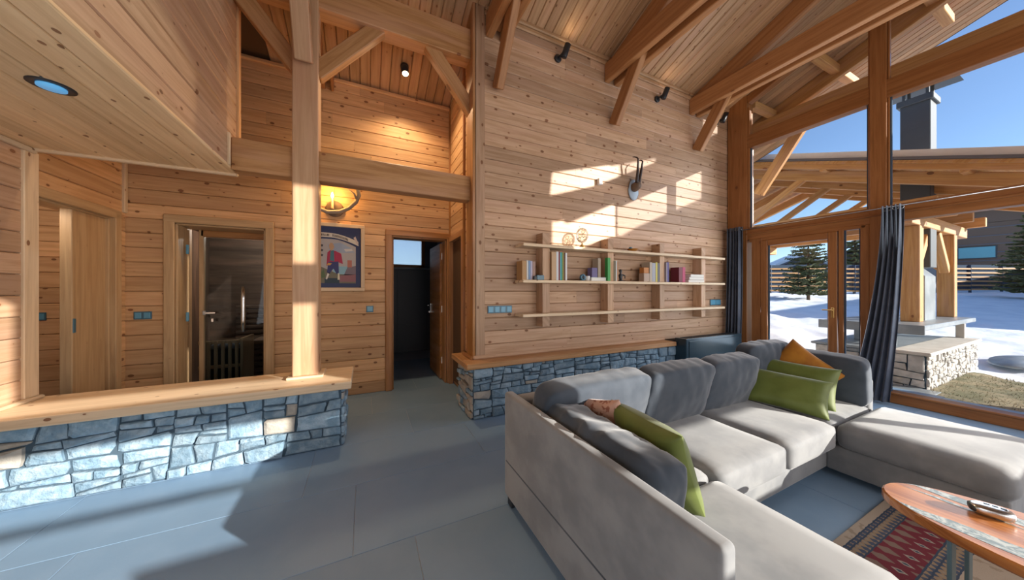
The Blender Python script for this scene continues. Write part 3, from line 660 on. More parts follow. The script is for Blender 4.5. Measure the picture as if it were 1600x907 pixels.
def seat(x0, x1, y0, y1, z0=.225, z1=.405, sd_=0, bev=.045):
    bm = bmesh.new(); bmesh.ops.create_cube(bm, size=1); bmesh.ops.scale(bm, vec=(x1 - x0, y1 - y0, z1 - z0), verts=bm.verts)
    bmesh.ops.subdivide_edges(bm, edges=list(bm.edges), cuts=12, use_grid_fill=True)
    hx_, hy_, hz_ = (x1 - x0) / 2, (y1 - y0) / 2, (z1 - z0) / 2
    for v in bm.verts:
        c = v.co; q = Vector((max(-hx_ + bev, min(hx_ - bev, c.x)), max(-hy_ + bev, min(hy_ - bev, c.y)), max(-hz_ + bev, min(hz_ - bev, c.z))))
        d = c - q
        if d.length > 1e-6: c = q + d.normalized() * min(bev, d.length) if d.length > bev else c
        # a true rounded edge
        m_ = [abs(d.x) > 1e-6, abs(d.y) > 1e-6, abs(d.z) > 1e-6]
        if sum(m_) > 1: c = q + d.normalized() * bev * (max(abs(d.x), abs(d.y), abs(d.z)) / bev)
        u, w_ = v.co.x / hx_, v.co.y / hy_
        if v.co.z > 0: c = c + Vector((0, 0, .012 * (1 - u ** 4) * (1 - w_ ** 4) + .004 * noise.noise(Vector((v.co.x * 5, v.co.y * 5, sd_)))))
        v.co = c
    return link('seat_cushion', frombm(bm, True), 'sofa', so, Matrix.Translation(((x0 + x1) / 2, (y0 + y1) / 2, (z0 + z1) / 2)))
seat(.875, 1.635, .985, 1.66, sd_=1); seat(1.645, 2.345, .95, 1.66, sd_=2); seat(2.352, 3.03, .95, 1.66, sd_=3); seat(3.037, 3.76, .985, 1.66, sd_=4)
seat(.875, 1.645, .33, .98, sd_=5, bev=.06); seat(3.035, 3.87, .285, .98, sd_=6, bev=.06)
for x, y in ((.85, 1.74), (.85, .52), (3.80, 1.74), (3.80, .36), (1.57, .38), (3.13, .36)): box('foot', x - .03, x + .03, y - .03, y + .03, 0, .055, 'black_metal', so, .004)
CG = 'loose back cushions of the grey sofa'
def bcush(label, w_, d_, h_, loc, rx=0, ry=0, rz=0, seed=0, **k):
    me = softbox(w_, d_, h_, k.get('p', 8), 26, k.get('wr', .012), seed, k.get('ws', 8), k.get('bulge', (.02, .38, .03)), k.get('ax', (1.7, .8, .9)))
    o = link('back_cushion', me, 'cushion_grey', None, euler(loc, rx, ry, rz)); return tag(o, label, 'cushion', CG)
T = math.radians
bcush('grey velvet back cushion in the left corner of the sofa, sunlit top', .86, .17, .44, (1.315, 1.53, .605), T(14), 0, T(2), 1, wr=.007)
bcush('grey velvet back cushion second from left along the sofa back', .69, .17, .44, (2.06, 1.53, .605), T(14), 0, 0, 2, wr=.007)
bcush('grey velvet back cushion third from left along the sofa back', .62, .17, .43, (2.70, 1.53, .605), T(14), 0, T(-2), 3, wr=.007)
bcush('grey velvet back cushion standing highest, in the right corner behind pillows', .62, .15, .47, (3.37, 1.58, .64), T(8), 0, T(-4), 4, wr=.01)
bcush('smooth grey cushion along the window end of the sofa, beside orange pillow', .58, .15, .41, (3.70, 1.27, .60), T(10), 0, T(-90), 5, wr=.004)
bcush('crumpled grey cushion leaning on the near side panel of the sofa', .80, .19, .335, (.985, 1.13, .565), T(8), 0, T(90), 6, wr=.014)
def pil(name, label, m, w_, h_, t_, mtx, seed, group=None): return tag(link(name, pillow(w_, h_, t_, seed=seed), m, None, mtx), label, 'pillow', group)
pil('throw_pillow', 'olive green lumbar pillow in front of the other pillows', 'pillow_green', .54, .31, .15, euler((3.09, 1.29, .535), T(-38), T(3), T(-74)), 1, 'green throw pillows')
pil('throw_pillow', 'green pillow between the orange pillow and the front green pillow', 'pillow_green', .54, .36, .13, euler((3.32, 1.32, .57), T(-28), T(3), T(-77)), 2, 'green throw pillows')
pil('throw_pillow', 'mustard orange pillow tipped on its corner by the window', 'pillow_orange', .43, .43, .12, euler((3.49, 1.36, .62), T(-20), T(38), T(-80)), 3)
pil('throw_pillow', 'yellow green pillow seen edge-on, leaning on the crumpled grey cushion', 'pillow_green', .44, .40, .15, euler((1.235, 1.02, .585), T(-20), 0, T(84)), 4, 'green throw pillows')
pil('throw_pillow', 'small pink speckled pillow behind the yellow green pillow', 'pillow_pink', .30, .28, .10, euler((1.20, 1.30, .625), T(-14), T(14), T(98)), 5)
# ================================================================= COFFEE TABLE, RUG
ct = thing('coffee_table', 'oval wooden coffee table with grey resin inlays', 'table', (2.18, -.2, 0))
TX, TY, TL, TW, TZ = 2.18, -.20, .735, .265, .455
def outl(k=0, n=48):
    r = []
    for i in range(n):
        a = 2 * math.pi * i / n; cx, sy = math.cos(a), math.sin(a)
        r.append((TX + (TW - k) * math.copysign(abs(cx) ** .92, cx), TY + (TL - k) * math.copysign(abs(sy) ** .80, sy)))
    return r
bm = bmesh.new(); rings = []
for k, z in ((.012, TZ - .045), (0, TZ - .035), (0, TZ - .006), (.006, TZ)): rings.append([bm.verts.new((p[0] - TX, p[1] - TY, z - TZ)) for p in outl(k)])
for a_, b_ in zip(rings, rings[1:]):
    for i in range(48): bm.faces.new((a_[i], a_[(i + 1) % 48], b_[(i + 1) % 48], b_[i]))
bm.faces.new(rings[0][::-1]); bm.faces.new(rings[-1])
bmesh.ops.rotate(bm, verts=bm.verts, cent=(0, 0, 0), matrix=Matrix.Rotation(T(-90), 3, 'Z'))
top = link('table_top', frombm(bm), 'table_wood', ct, Matrix.Translation((TX, TY, TZ)) @ Matrix.Rotation(T(90), 4, 'Z'))
def half_w(y):
    s = min(1, abs((y - TY) / (TL - .008))); sa = s ** (1 / .80); return (TW - .008) * max(0, 1 - sa * sa) ** .46
def inlay(f0, f1, y0, y1, seed):
    vs = []; fs = []; n = 40
    for i in range(n + 1):
        y = y0 + (y1 - y0) * i / n; hw_ = half_w(y)
        e = min(1, min(i, n - i) / 5)
        c = (f0 + f1) / 2; h_ = (f1 - f0) / 2 * (.35 + .65 * e)
        a_ = c - h_ + .014 * noise.noise(Vector((y * 7, seed, 0))); b_ = c + h_ + .014 * noise.noise(Vector((y * 9, seed + 5, 1)))
        vs += [(TX + max(-hw_, min(hw_, a_)), y, TZ + .0008), (TX + max(-hw_, min(hw_, b_)), y, TZ + .0008)]
    for i in range(n): fs.append((2 * i, 2 * i + 1, 2 * i + 3, 2 * i + 2))
    link('resin_inlay', pyd(vs, fs), 'resin', top)
inlay(-.175, -.105, -.75, .49, 1); inlay(.055, .068, -.85, .50, 2); inlay(.095, .15, -.8, .50, 3)
for sy in (.33, -.75):
    for sx in (-.13, .13):
        box('leg', TX + sx - .03, TX + sx + .03, TY + .2 + sy - .006, TY + .2 + sy + .006, 0, TZ - .045, 'dull_steel', ct, .002)
    box('cross_bar', TX - .16, TX + .16, TY + .2 + sy - .03, TY + .2 + sy + .03, TZ - .053, TZ - .045, 'dull_steel', ct, .002); box('foot_bar', TX - .16, TX + .16, TY + .2 + sy - .03, TY + .2 + sy + .03, .013, .02, 'dull_steel', ct, .002)
rm = thing('remote_control', 'small silver and black remote lying on the coffee table', 'remote', (2.25, .27, TZ + .001))
link('shell', softbox(.066, .105, .042, 3.0, 10), 'steel', rm, euler((2.255, .27, TZ + .0225), 0, 0, T(18)))
link('front_window', softbox(.056, .03, .026, 3, 6), 'black_metal', rm, euler((2.243, .308, TZ + .021), 0, 0, T(18)))
for i in range(3): link('button', boxm(.012, .016, .004, .002), 'black_metal', rm, euler((2.262 - i * .004, .245 + i * .018, TZ + .0425), 0, 0, T(18)))
# rug
rg = mat('rug', rough=.95); g = N(rg); tc = g.n('TexCoord'); sp = g.n('SeparateXYZ'); g.l(tc.outputs['Object'], sp.inputs[0]); X_, Y_ = sp.outputs[0], sp.outputs[1]
wob = g.noise(tc.outputs['Object'], 30, 2); Xw = g.math('ADD', X_, g.math('MULTIPLY', wob, .012)); Yw = g.math('ADD', Y_, g.math('MULTIPLY', wob, .010))
def tri(v, f): return g.math('ABSOLUTE', g.math('SUBTRACT', g.math('FRACT', g.math('MULTIPLY', v, f)), .5))
yv = g.math('MODULO', g.math('MULTIPLY', Yw, -1), .72)
dia = g.math('ADD', tri(Xw, 12.0), g.math('MULTIPLY', tri(Yw, 7.0), 1.0))
red = g.mix(g.math('GREATER_THAN', dia, .66), (.15, .013, .027), (.20, .135, .11)); red = g.mix(g.math('LESS_THAN', dia, .2), red, (.33, .29, .25)); red = g.mix(g.math('LESS_THAN', dia, .1), red, (.03, .05, .09))
bd = g.math('ADD', tri(Xw, 26.0), tri(Yw, 21.0)); bcol = g.mix(g.math('GREATER_THAN', bd, .55), (.28, .20, .125), (.05, .07, .12)); bcol = g.mix(g.math('LESS_THAN', bd, .16), bcol, (.27, .23, .19))
cream = g.mix(g.math('GREATER_THAN', g.noise(tc.outputs['Object'], 16, 3), .62), (.40, .33, .26), (.30, .24, .18))
def band(col, c, a, b): return g.mix(g.math('MULTIPLY', g.math('GREATER_THAN', yv, a), g.math('LESS_THAN', yv, b)), col, c)
col = band(cream, bcol, .035, .11); col = band(col, red, .11, .265); col = band(col, bcol, .265, .345)
for p_ in (.035, .055, .105, .26, .285, .34): col = band(col, (.03, .05, .09), p_, p_ + .007)
g.l(col, g.b.inputs['Base Color']); g.bump(g.noise(tc.outputs['Object'], 400, 2), .4, .003)
tag(link('rug', boxm(1.36, 1.9, .011, .003), 'rug', None, Matrix.Translation((2.36, -.215, .0055))), 'patterned red and cream kilim rug under the coffee table', 'rug')
rugo = bpy.data.objects['rug']
for v in rugo.data.vertices: v.co.y -= .95
rugo.location.y += .95; rugo['_w'] = [v for r in Matrix.Translation(rugo.location) for v in r]
# ================================================================= CURTAINS
def curtain(label, y0t, y1t, y0b, y1b, zt, zb, x, folds, par=None, flare=1.6):
    nu, nv = folds * 10, 26; vs = []; fs = []
    for j in range(nv + 1):
        v = j / nv; z = zt + (zb - zt) * v; e = v ** flare
        a, b = y0t + (y0b - y0t) * e, y1t + (y1b - y1t) * e
        for i in range(nu + 1):
            u = i / nu; am = .035 + .012 * math.sin(3 * v + u * 9)
            vs.append((x + am * math.sin(2 * math.pi * folds * u + .6 * math.sin(2.5 * v)) - .01 * v, a + (b - a) * u, z))
    for j in range(nv):
        for i in range(nu): fs.append((j * (nu + 1) + i, j * (nu + 1) + i + 1, (j + 1) * (nu + 1) + i + 1, (j + 1) * (nu + 1) + i))
    t = thing('curtain', label, 'curtain', (x, (y0t + y1t) / 2, zb), 'dark grey curtains')
    c = link('cloth', pyd(vs, fs, True), 'curtain', t); md = c.modifiers.new('thick', 'SOLIDIFY'); md.thickness = .004
    for k in range(4): 
        y = y0t + (y1t - y0t) * (k + .5) / 4
        tor = [(0, .022 * math.cos(a_), .022 * math.sin(a_)) for a_ in [2 * math.pi * q / 12 for q in range(13)]]
        link('eyelet', tube(tor, .004, 6), 'steel', t, Matrix.Translation((x, y, zt - .035)))
    return t
curtain('dark curtain hanging in the corner beside the shelf wall', 2.90, 3.12, 2.93, 3.17, 2.405, .12, 5.60, 5)
curtain('dark curtain gathered at the window post beside the sofa', 1.22, 1.385, 1.33, 1.66, 2.36, .02, 5.60, 5)
tag(link('curtain_rod', tube([(5.60, 3.17, 2.345), (5.60, .1, 2.345)], .008, 8), 'steel'), 'thin steel curtain rod running along the window transom', 'curtain rod')
# ================================================================= WALL SHELF AND CONTENTS
ws_ = thing('wall_shelf', 'long open pine wall shelf with three boards on four uprights', 'shelf', (3.45, 3.2, .93))
SHZ = (1.09, 1.475, 1.885)
for z, x0 in zip(SHZ, (1.575, 1.575, 1.58)): box('shelf_board', x0, 5.30, 2.99, 3.195, z - .034, z, 'pine_pale', ws_, .004)
for x in (1.865, 2.86, 3.84, 4.79): 
    for z0, z1 in ((.93, SHZ[0] - .034), (SHZ[0], SHZ[1] - .034), (SHZ[1], SHZ[2] - .034), (SHZ[2], 2.03)): box('upright', x, x + .10, 3.055, 3.2, z0, z1, 'pine_wall', ws_, .004)
ZM = SHZ[1]
BC = {}
def bmat(c):
    k = tuple(c)
    if k not in BC: mat('book_%d' % len(BC), c, .55); BC[k] = 'book_%d' % (len(BC))
    return BC[k]
def book(label, x0, x1, h_, c, y0=3.03, y1=3.17, z=ZM, page='paper', name='book', group='books standing on the middle shelf'):
    t = thing(name, label, 'book', (x0, y0, z), group); m = bmat(c); cv = .0035
    box('spine', x0, x1, y0, y0 + cv, z, z + h_, m, t, .0012); box('cover', x0, x0 + cv, y0 + cv, y1, z, z + h_, m, t, 0); box('cover', x1 - cv, x1, y0 + cv, y1, z, z + h_, m, t, 0)
    box('pages', x0 + cv, x1 - cv, y0 + cv, y1 - .005, z + .004, z + h_ - .005, page, t, 0); return t
def flat(label, x0, x1, z0, z1, c, y0=3.02, y1=3.16):
    t = thing('book', label, 'book', (x0, y0, z0), 'books lying flat on the middle shelf'); m = bmat(c); cv = .004
    box('cover', x0, x1, y0, y1, z0, z0 + cv, m, t, 0); box('cover', x0, x1, y0, y1, z1 - cv, z1, m, t, 0); box('spine', x0, x1, y1 - cv, y1, z0 + cv, z1 - cv, m, t, 0); box('pages', x0 + .003, x1 - .003, y0 + .004, y1 - cv, z0 + cv, z1 - cv, 'paper', t, 0)
book('tan book at the left end of the middle shelf', 1.585, 1.640, .215, (.42, .24, .10))
book('white book next to the tan book, left end', 1.642, 1.662, .22, (.62, .62, .60)); book('blue book with pale stripes near the left end', 1.664, 1.690, .218, (.18, .28, .45))
book('pale lilac book leaning by the first upright', 1.692, 1.715, .215, (.45, .42, .55)); book('brown pink book closest to the first upright', 1.717, 1.755, .21, (.33, .20, .16))
tag(box('small_box', 1.76, 1.855, 3.00, 3.04, ZM, ZM + .055, 'blue_plastic', None), 'small dark blue box in front of the first upright', 'box')
tag(box('small_box', 1.72, 1.755, 2.995, 3.025, ZM, ZM + .045, 'black_metal', None), 'tiny black box left of the blue box', 'box')
z0 = 1.975
for c, wd, lab, hh in (((.50, .33, .19), .065, 'thick kraft brown binder right of the first upright', .335), ((.60, .63, .66), .032, 'white pale blue spine beside the kraft binder', .34), ((.25, .03, .045), .020, 'dark red thin book in the tall group', .34), ((.08, .35, .36), .026, 'teal book in the tall group', .335), ((.03, .20, .10), .014, 'thin dark green book in the tall group', .335), ((.50, .40, .05), .010, 'very thin yellow book in the tall group', .335), ((.11, .055, .02), .028, 'dark brown book in the tall group', .335), ((.66, .66, .68), .026, 'white book ending the tall group', .33)):
    book(lab, z0, z0 + wd - .001, hh, c); z0 += wd
cl = thing('desk_clock', 'round blue grey trinket standing left of the flat white book', 'ornament', (2.46, 3.03, ZM))
link('case', lathe([(.0, 0), (.036, 0), (.04, .006), (.04, .03), (.034, .034), (0, .034)], 20), 'blue_plastic', cl, axisM((2.43, 3.05, ZM + .042), (0, -1, 0))); box('stand', 2.40, 2.46, 3.03, 3.07, ZM, ZM + .006, 'blue_plastic', cl); link('dial', lathe([(0, 0), (.02, 0), (.02, .003), (0, .003)], 16), 'black_metal', cl, axisM((2.43, 3.016, ZM + .042), (0, -1, 0)))
tag(link('white_cup', lathe([(.0, 0), (.028, 0), (.034, .05), (.034, .06), (.028, .06), (.02, .01), (0, .01)], 18), 'white_plastic', None, Matrix.Translation((2.515, 3.05, ZM))), 'small white cup on the middle shelf beside flat white book', 'cup')
flat('flat white pale blue book below the purple book', 2.56, 2.80, ZM, ZM + .045, (.55, .62, .66))
book('framed purple grey picture book leaning by the second upright', 2.70, 2.745, .25, (.42, .34, .26), y0=3.06, z=ZM + .045); tag(box('small_box', 2.60, 2.69, 3.06, 3.15, ZM + .045, ZM + .17, bmat((.16, .13, .28)), None), 'purple box on the flat white book', 'box')
book('bright green book beside the second upright', 2.805, 2.85, .30, (.05, .32, .07), y0=3.0, y1=3.05); book('tall white book right of the green book', 2.965, 2.985, .27, (.6, .6, .58), y0=3.02); book('thin orange book right of the second upright', 2.987, 3.0, .25, (.5, .2, .06), y0=3.02)
fg = thing('figurine', 'small black standing figurine on the middle shelf', 'figurine', (3.09, 3.06, ZM))
link('body', lathe([(.0, 0), (.035, 0), (.035, .01), (.018, .02), (.024, .06), (.028, .085), (.012, .105), (.012, .115), (.02, .135), (.016, .155), (0, .165)], 14), 'black_metal', fg, Matrix.Translation((3.085, 3.06, ZM))); link('arm', tube([(3.105, 3.05, ZM + .09), (3.135, 3.03, ZM + .075), (3.13, 3.03, ZM + .04)], [.01, .009, .007], 8), 'black_metal', fg); box('base', 3.05, 3.14, 3.02, 3.10, ZM, ZM + .008, 'black_metal', fg)
bx_ = thing('photo_box', 'orange and white printed box at the start of the fourth book group', 'box', (3.55, 3.05, ZM)); box('lower_half', 3.49, 3.60, 3.03, 3.12, ZM, ZM + .12, bmat((.45, .33, .25)), bx_); box('upper_half', 3.50, 3.60, 3.04, 3.12, ZM + .12, ZM + .20, bmat((.50, .20, .05)), bx_)
book('pale beige book left of the third upright', 3.605, 3.65, .275, (.48, .40, .31)); book('grey blue book left of the third upright', 3.652, 3.72, .27, (.36, .36, .40)); book('yellow book beside the third upright', 3.725, 3.76, .28, (.55, .46, .08)); book('dark grey book touching the third upright', 3.762, 3.81, .27, (.12, .11, .12)); book('grey lilac book right of the third upright', 3.945, 3.965, .285, (.34, .30, .36)); book('deep purple book right of the third upright', 3.967, 4.0, .29, (.07, .045, .20))
book('thick dark red book standing alone', 4.22, 4.30, .225, (.16, .018, .03)); book('crimson pink book next to the dark red book', 4.302, 4.365, .23, (.42, .03, .10))
flat('top book of the flat stack by the fourth upright', 4.48, 4.80, ZM + .085, ZM + .125, (.55, .50, .45)); flat('middle book of the flat stack by the fourth upright', 4.45, 4.80, ZM + .042, ZM + .084, (.5, .48, .46)); flat('bottom book of the flat stack by the fourth upright', 4.43, 4.81, ZM, ZM + .041, (.45, .34, .28))
gl_ = thing('glass_globe', 'clear glass globe on a small brass foot, top shelf', 'ornament', (2.45, 3.06, SHZ[2])); link('foot', lathe([(0, 0), (.045, 0), (.04, .012), (.008, .05), (.006, .065), (0, .065)], 18), 'brass', gl_, Matrix.Translation((2.45, 3.07, SHZ[2]))); link('bowl', lathe([(.006, .06), (.05, .085), (.075, .13), (.075, .19), (.05, .235), (.02, .25)], 24), 'globe_glass', gl_, Matrix.Translation((2.45, 3.07, SHZ[2])))
for i, (dx, dy, z_) in enumerate(((-.03, 0, .15), (.03, .01, .16), (0, -.02, .2), (.02, -.03, .12), (-.02, .03, .11))): link('glass_ball', _pl.setdefault('gb', lathe([(0, -.026), (.018, -.018), (.026, 0), (.018, .018), (0, .026)], 10)), 'globe_glass', gl_, Matrix.Translation((2.45 + dx, 3.07 + dy, SHZ[2] + z_)))
bo = thing('bowl', 'small orange bowl with blue trinket on the top shelf', 'bowl', (3.33, 3.08, SHZ[2])); link('dish', lathe([(0, 0), (.03, 0), (.08, .04), (.075, .04), (.03, .008), (0, .008)], 20), 'pillow_orange', bo, Matrix.Translation((3.33, 3.08, SHZ[2]))); link('trinket', softbox(.05, .04, .045, 3, 4), 'blue_plastic', bo, Matrix.Translation((3.30, 3.09, SHZ[2] + .045)))
# ================================================================= TROPHY, SENSOR, LAMPS
tr = thing('horn_trophy', 'dark curved horns mounted on a small grey shield', 'trophy', (3.44, 3.19, 2.75))
me = lathe([(0, 0), (.09, 0), (.10, .008), (.10, .018), (.085, .024), (0, .024)], 26); 
for v in me.vertices: v.co.y *= 1.5; v.co.x *= (1.0 if v.co.y < 0 else .9)
link('shield', me, 'trophy_grey', tr, Matrix.Translation((3.46, 3.199, 2.79)) @ Matrix.Rotation(math.pi / 2, 4, 'X'))
link('skull', softbox(.105, .15, .12, 2.6, 8, .006, 3), 'antler_dark', tr, euler((3.44, 3.12, 2.82), T(-18)))
for s, top_ in ((-1, 0), (1, -.03)):
    pts = []; 
    for i in range(14):
        u = i / 13; pts.append((3.425 + s * (.022 + .03 * u), 3.08 - .045 * math.sin(u * 2.2) + .10 * max(0, u - .72) * 2.6, 2.85 + .37 * math.sin(u * 1.45) + top_ * u))
    link('horn', tube(pts, [.023 * (1 - .72 * (i / 13)) for i in range(14)], 10), 'horn', tr)
sn = thing('sensor', 'small white wall sensor left of the horn trophy', 'sensor', (2.83, 3.19, 2.77)); box('housing', 2.80, 2.855, 3.15, 3.20, 2.765, 2.85, 'white_plastic', sn, .008, 2); box('lens', 2.812, 2.843, 3.146, 3.152, 2.775, 2.81, 'steel', sn, .003)
def spotlight(label, x, z):
    t = thing('wall_spotlight', label, 'spotlight', (x, 3.2, z), 'black wall spotlights')
    link('wall_plate', lathe([(0, 0), (.048, 0), (.048, .02), (.04, .026), (0, .026)], 20), 'black_metal', t, axisM((x - .03, 3.20, z - .02), (0, -1, 0)))
    link('arm', tube([(x - .03, 3.18, z - .02), (x - .01, 3.12, z)], .014, 8), 'black_metal', t)
    d = Vector((.22, -.30, .93)).normalized(); p = Vector((x, 3.11, z - .05))
    link('lamp_head', lathe([(0, 0), (.036, 0), (.038, .005), (.038, .15), (.032, .15), (.032, .13), (0, .13)], 20), 'black_metal', t, axisM(p, d)); link('bulb', lathe([(0, 0), (.031, 0), (.031, .012), (0, .016)], 16), 'lamp_glow', t, axisM(p + d * .133, d))
    L_ = bpy.data.objects.new('spot_light', bpy.data.lights.new('spot_light', 'SPOT')); C.objects.link(L_); L_.data.energy = .7; L_.data.spot_size = 1.6; L_.data.spot_blend = .8; L_.data.color = (1, .75, .5); L_.data.shadow_soft_size = .03
    L_.matrix_world = axisM(p + d * .16, -d)
spotlight('black wall spotlight high above the shelves, leftmost of three', 2.20, 4.27); spotlight('black wall spotlight between the two right knee braces', 3.98, 4.245); spotlight('black wall spotlight nearest the window corner', 5.43, 4.24)
al = thing('ceiling_spotlight', 'black ceiling spotlight glowing over the alcove', 'spotlight', (.45, 4.05, 4.1)); pz = zc(4.05) - .02
link('canopy', lathe([(0, 0), (.05, 0), (.05, .025), (0, .03)], 20), 'black_metal', al, axisM((.45, 4.05, pz), nrm)); link('lamp_head', lathe([(0, 0), (.042, 0), (.045, .01), (.045, .11), (.038, .11), (.038, .09), (0, .09)], 20), 'black_metal', al, axisM((.45, 4.04, pz - .015), (.05, -.3, -1))); link('bulb', lathe([(0, 0), (.036, 0), (.036, .012), (0, .02)], 16), 'lamp_glow', al, axisM((.45 + .005, 4.04 - .027, pz - .108), (.05, -.3, -1)))
L_ = bpy.data.objects.new('alcove_light', bpy.data.lights.new('alcove_light', 'SPOT')); C.objects.link(L_); L_.data.energy = 95; L_.data.spot_size = 2.4; L_.data.spot_blend = .7; L_.data.color = (1, .72, .42); L_.data.shadow_soft_size = .05; L_.location = (.46, 4.0, pz - .15); L_.rotation_euler = (T(-10), 0, 0)
dl = thing('downlight', 'round recessed downlight in the low wooden soffit', 'downlight', (-1.395, 2.35, 2.35)); link('ring', lathe([(.058, -.006), (.075, -.006), (.075, .01), (.055, .01), (.05, .0)], 28), 'black_metal', dl, Matrix.Translation((-1.395, 2.35, 2.372))); link('lens', lathe([(0, 0), (.046, 0), (.046, .008), (0, .008)], 28), 'lens_reflection', dl, Matrix.Translation((-1.395, 2.35, 2.3575)))
# antler sconce
an = thing('antler_sconce', 'antler wall sconce with a glowing candle bulb above the poster', 'wall lamp', (-.35, 4.44, 2.38)); ax_, az_ = -.36, 2.36
link('wooden_plate', lathe([(0, 0), (.095, 0), (.10, .006), (.10, .02), (.09, .026), (0, .026)], 24), 'antler_dark', an, axisM((ax_ + .02, YB, az_ + .02), (0, -1, 0)))
link('candle_sleeve', lathe([(0, 0), (.028, 0), (.02, .02), (.017, .02), (.017, .15), (0, .15)], 14), 'antler_dark', an, Matrix.Translation((ax_, YB - .09, az_ - .01))); link('bulb', lathe([(0, 0), (.012, 0), (.017, .02), (.012, .045), (.002, .07), (0, .07)], 12), 'flame_glow', an, Matrix.Translation((ax_, YB - .09, az_ + .14)))
pts = [(ax_ - .30, YB - .07, az_ + .06), (ax_ - .18, YB - .09, az_ - .0), (ax_ - .05, YB - .10, az_ - .045), (ax_ + .08, YB - .11, az_ - .03), (ax_ + .18, YB - .12, az_ + .02), (ax_ + .26, YB - .13, az_ + .11), (ax_ + .29, YB - .12, az_ + .20), (ax_ + .27, YB - .10, az_ + .30), (ax_ + .22, YB - .08, az_ + .37), (ax_ + .18, YB - .07, az_ + .40)]
link('antler', tube(pts, [.010, .017, .024, .024, .024, .026, .03, .022, .012, .004], 10), 'antler', an); link('tine', tube([(ax_ + .27, YB - .13, az_ + .13), (ax_ + .24, YB - .17, az_ + .20), (ax_ + .17, YB - .18, az_ + .25)], [.015, .011, .003], 8), 'antler', an); link('tine', tube([(ax_ + .285, YB - .11, az_ + .22), (ax_ + .31, YB - .08, az_ + .29)], [.013, .003], 8), 'antler', an)
L_ = bpy.data.objects.new('candle_light', bpy.data.lights.new('candle_light', 'POINT')); C.objects.link(L_); L_.data.energy = 9; L_.data.color = (1, .52, .14); L_.data.shadow_soft_size = .02; L_.location = (ax_, YB - .13, az_ + .18)
# ================================================================= POSTER
ps = thing('framed_poster', 'framed vintage poster of a standing figure, wooden frame with blue border', 'poster', (-.27, 4.43, 1.34))
PX0, PX1, PZ0, PZ1 = -.60, 0.0, 1.345, 2.20; yp = YB - .012
box('frame_side', PX0, PX0 + .045, YB - .035, YB, PZ0 + .0455, PZ1 - .0455, 'pine_pale', ps); box('frame_side', PX1 - .045, PX1, YB - .035, YB, PZ0 + .0455, PZ1 - .0455, 'pine_pale', ps); box('frame_side', PX0, PX1, YB - .035, YB, PZ0, PZ0 + .045, 'pine_pale', ps); box('frame_side', PX0, PX1, YB - .035, YB, PZ1 - .045, PZ1, 'pine_pale', ps)
def flatp(name, pts, c, lift, par=ps): return link(name, pyd([(x, YB - .012 - lift * .0006, z) for x, z in pts], [tuple(range(len(pts)))]), bmat(c), par)
pr_ = box('print', PX0 + .04, PX1 - .04, YB - .012, YB - .008, PZ0 + .04, PZ1 - .04, bmat((.022, .035, .11)), ps, 0)
iw0, iw1, iz0 = PX0 + .09, PX1 - .105, PZ0 + .10
arch = [(iw0, iz0), (iw1, iz0), (iw1, 1.915)] + [(iw1 - (iw1 - iw0) * k / 12, 1.915 + .085 * math.sin(math.pi / 2 * min(1, k / 8))) for k in range(1, 12)] + [(iw0, 1.99)]
flatp('picture_sky', arch, (.40, .38, .38), 1, pr_); flatp('picture_cloud', [(-.42, 1.93), (-.28, 1.96), (-.16, 1.90), (-.12, 1.84), (-.25, 1.83), (-.40, 1.86)], (.30, .36, .47), 2, pr_); flatp('picture_cloud', [(-.24, 1.88), (-.15, 1.89), (-.14, 1.86), (-.22, 1.85)], (.55, .54, .52), 3, pr_)
flatp('picture_sea', [(-.36, 1.56), (iw1, 1.56), (iw1, 1.66), (-.36, 1.66)], (.22, .40, .50), 2, pr_); flatp('picture_hill', [(-.24, 1.55), (iw1, 1.55), (iw1, 1.67), (-.20, 1.65)], (.17, .14, .18), 3, pr_); flatp('picture_ground', [(iw0, iz0), (iw1, iz0), (iw1, 1.56), (-.30, 1.56), (iw0, 1.66)], (.15, .14, .10), 3, pr_); flatp('picture_field', [(-.30, iz0 + .02), (iw1, iz0 + .02), (iw1, 1.56), (-.30, 1.54)], (.25, .11, .13), 4, pr_); flatp('picture_base', [(iw0 + .06, iz0), (-.29, iz0), (-.29, 1.51), (iw0 + .06, 1.51)], (.02, .04, .06), 5, pr_)
flatp('picture_house', [(-.20, 1.65), (-.15, 1.65), (-.15, 1.74), (-.20, 1.74)], (.42, .15, .11), 4, pr_); flatp('picture_plant', [(iw0, 1.50), (iw0 + .07, 1.52), (iw0 + .05, 1.62), (iw0 + .03, 1.58), (iw0 + .01, 1.68)], (.08, .13, .06), 5, pr_)
flatp('figure_coat', [(-.43, 1.66), (-.42, 1.83), (-.39, 1.86), (-.33, 1.85), (-.27, 1.82), (-.25, 1.69), (-.30, 1.71), (-.33, 1.70)], (.36, .02, .07), 6, pr_); flatp('figure_shirt', [(-.395, 1.73), (-.385, 1.86), (-.35, 1.86), (-.345, 1.72)], (.05, .16, .20), 7, pr_); flatp('figure_trousers', [(-.425, 1.58), (-.40, 1.56), (-.355, 1.63), (-.32, 1.56), (-.295, 1.58), (-.30, 1.72), (-.41, 1.71)], (.03, .035, .14), 7, pr_); flatp('figure_leg', [(-.44, 1.50), (-.425, 1.49), (-.395, 1.57), (-.415, 1.58)], (.6, .58, .55), 7, pr_); flatp('figure_leg', [(-.31, 1.49), (-.285, 1.49), (-.29, 1.57), (-.305, 1.57)], (.6, .58, .45), 7, pr_); flatp('figure_head', [(-.40, 1.88), (-.405, 1.92), (-.385, 1.955), (-.36, 1.945), (-.345, 1.90), (-.36, 1.87), (-.375, 1.85)], (.48, .30, .17), 8, pr_); flatp('figure_hand', [(-.43, 1.67), (-.41, 1.70), (-.37, 1.695), (-.39, 1.67)], (.55, .28, .08), 8, pr_)
bt = []; bb = []
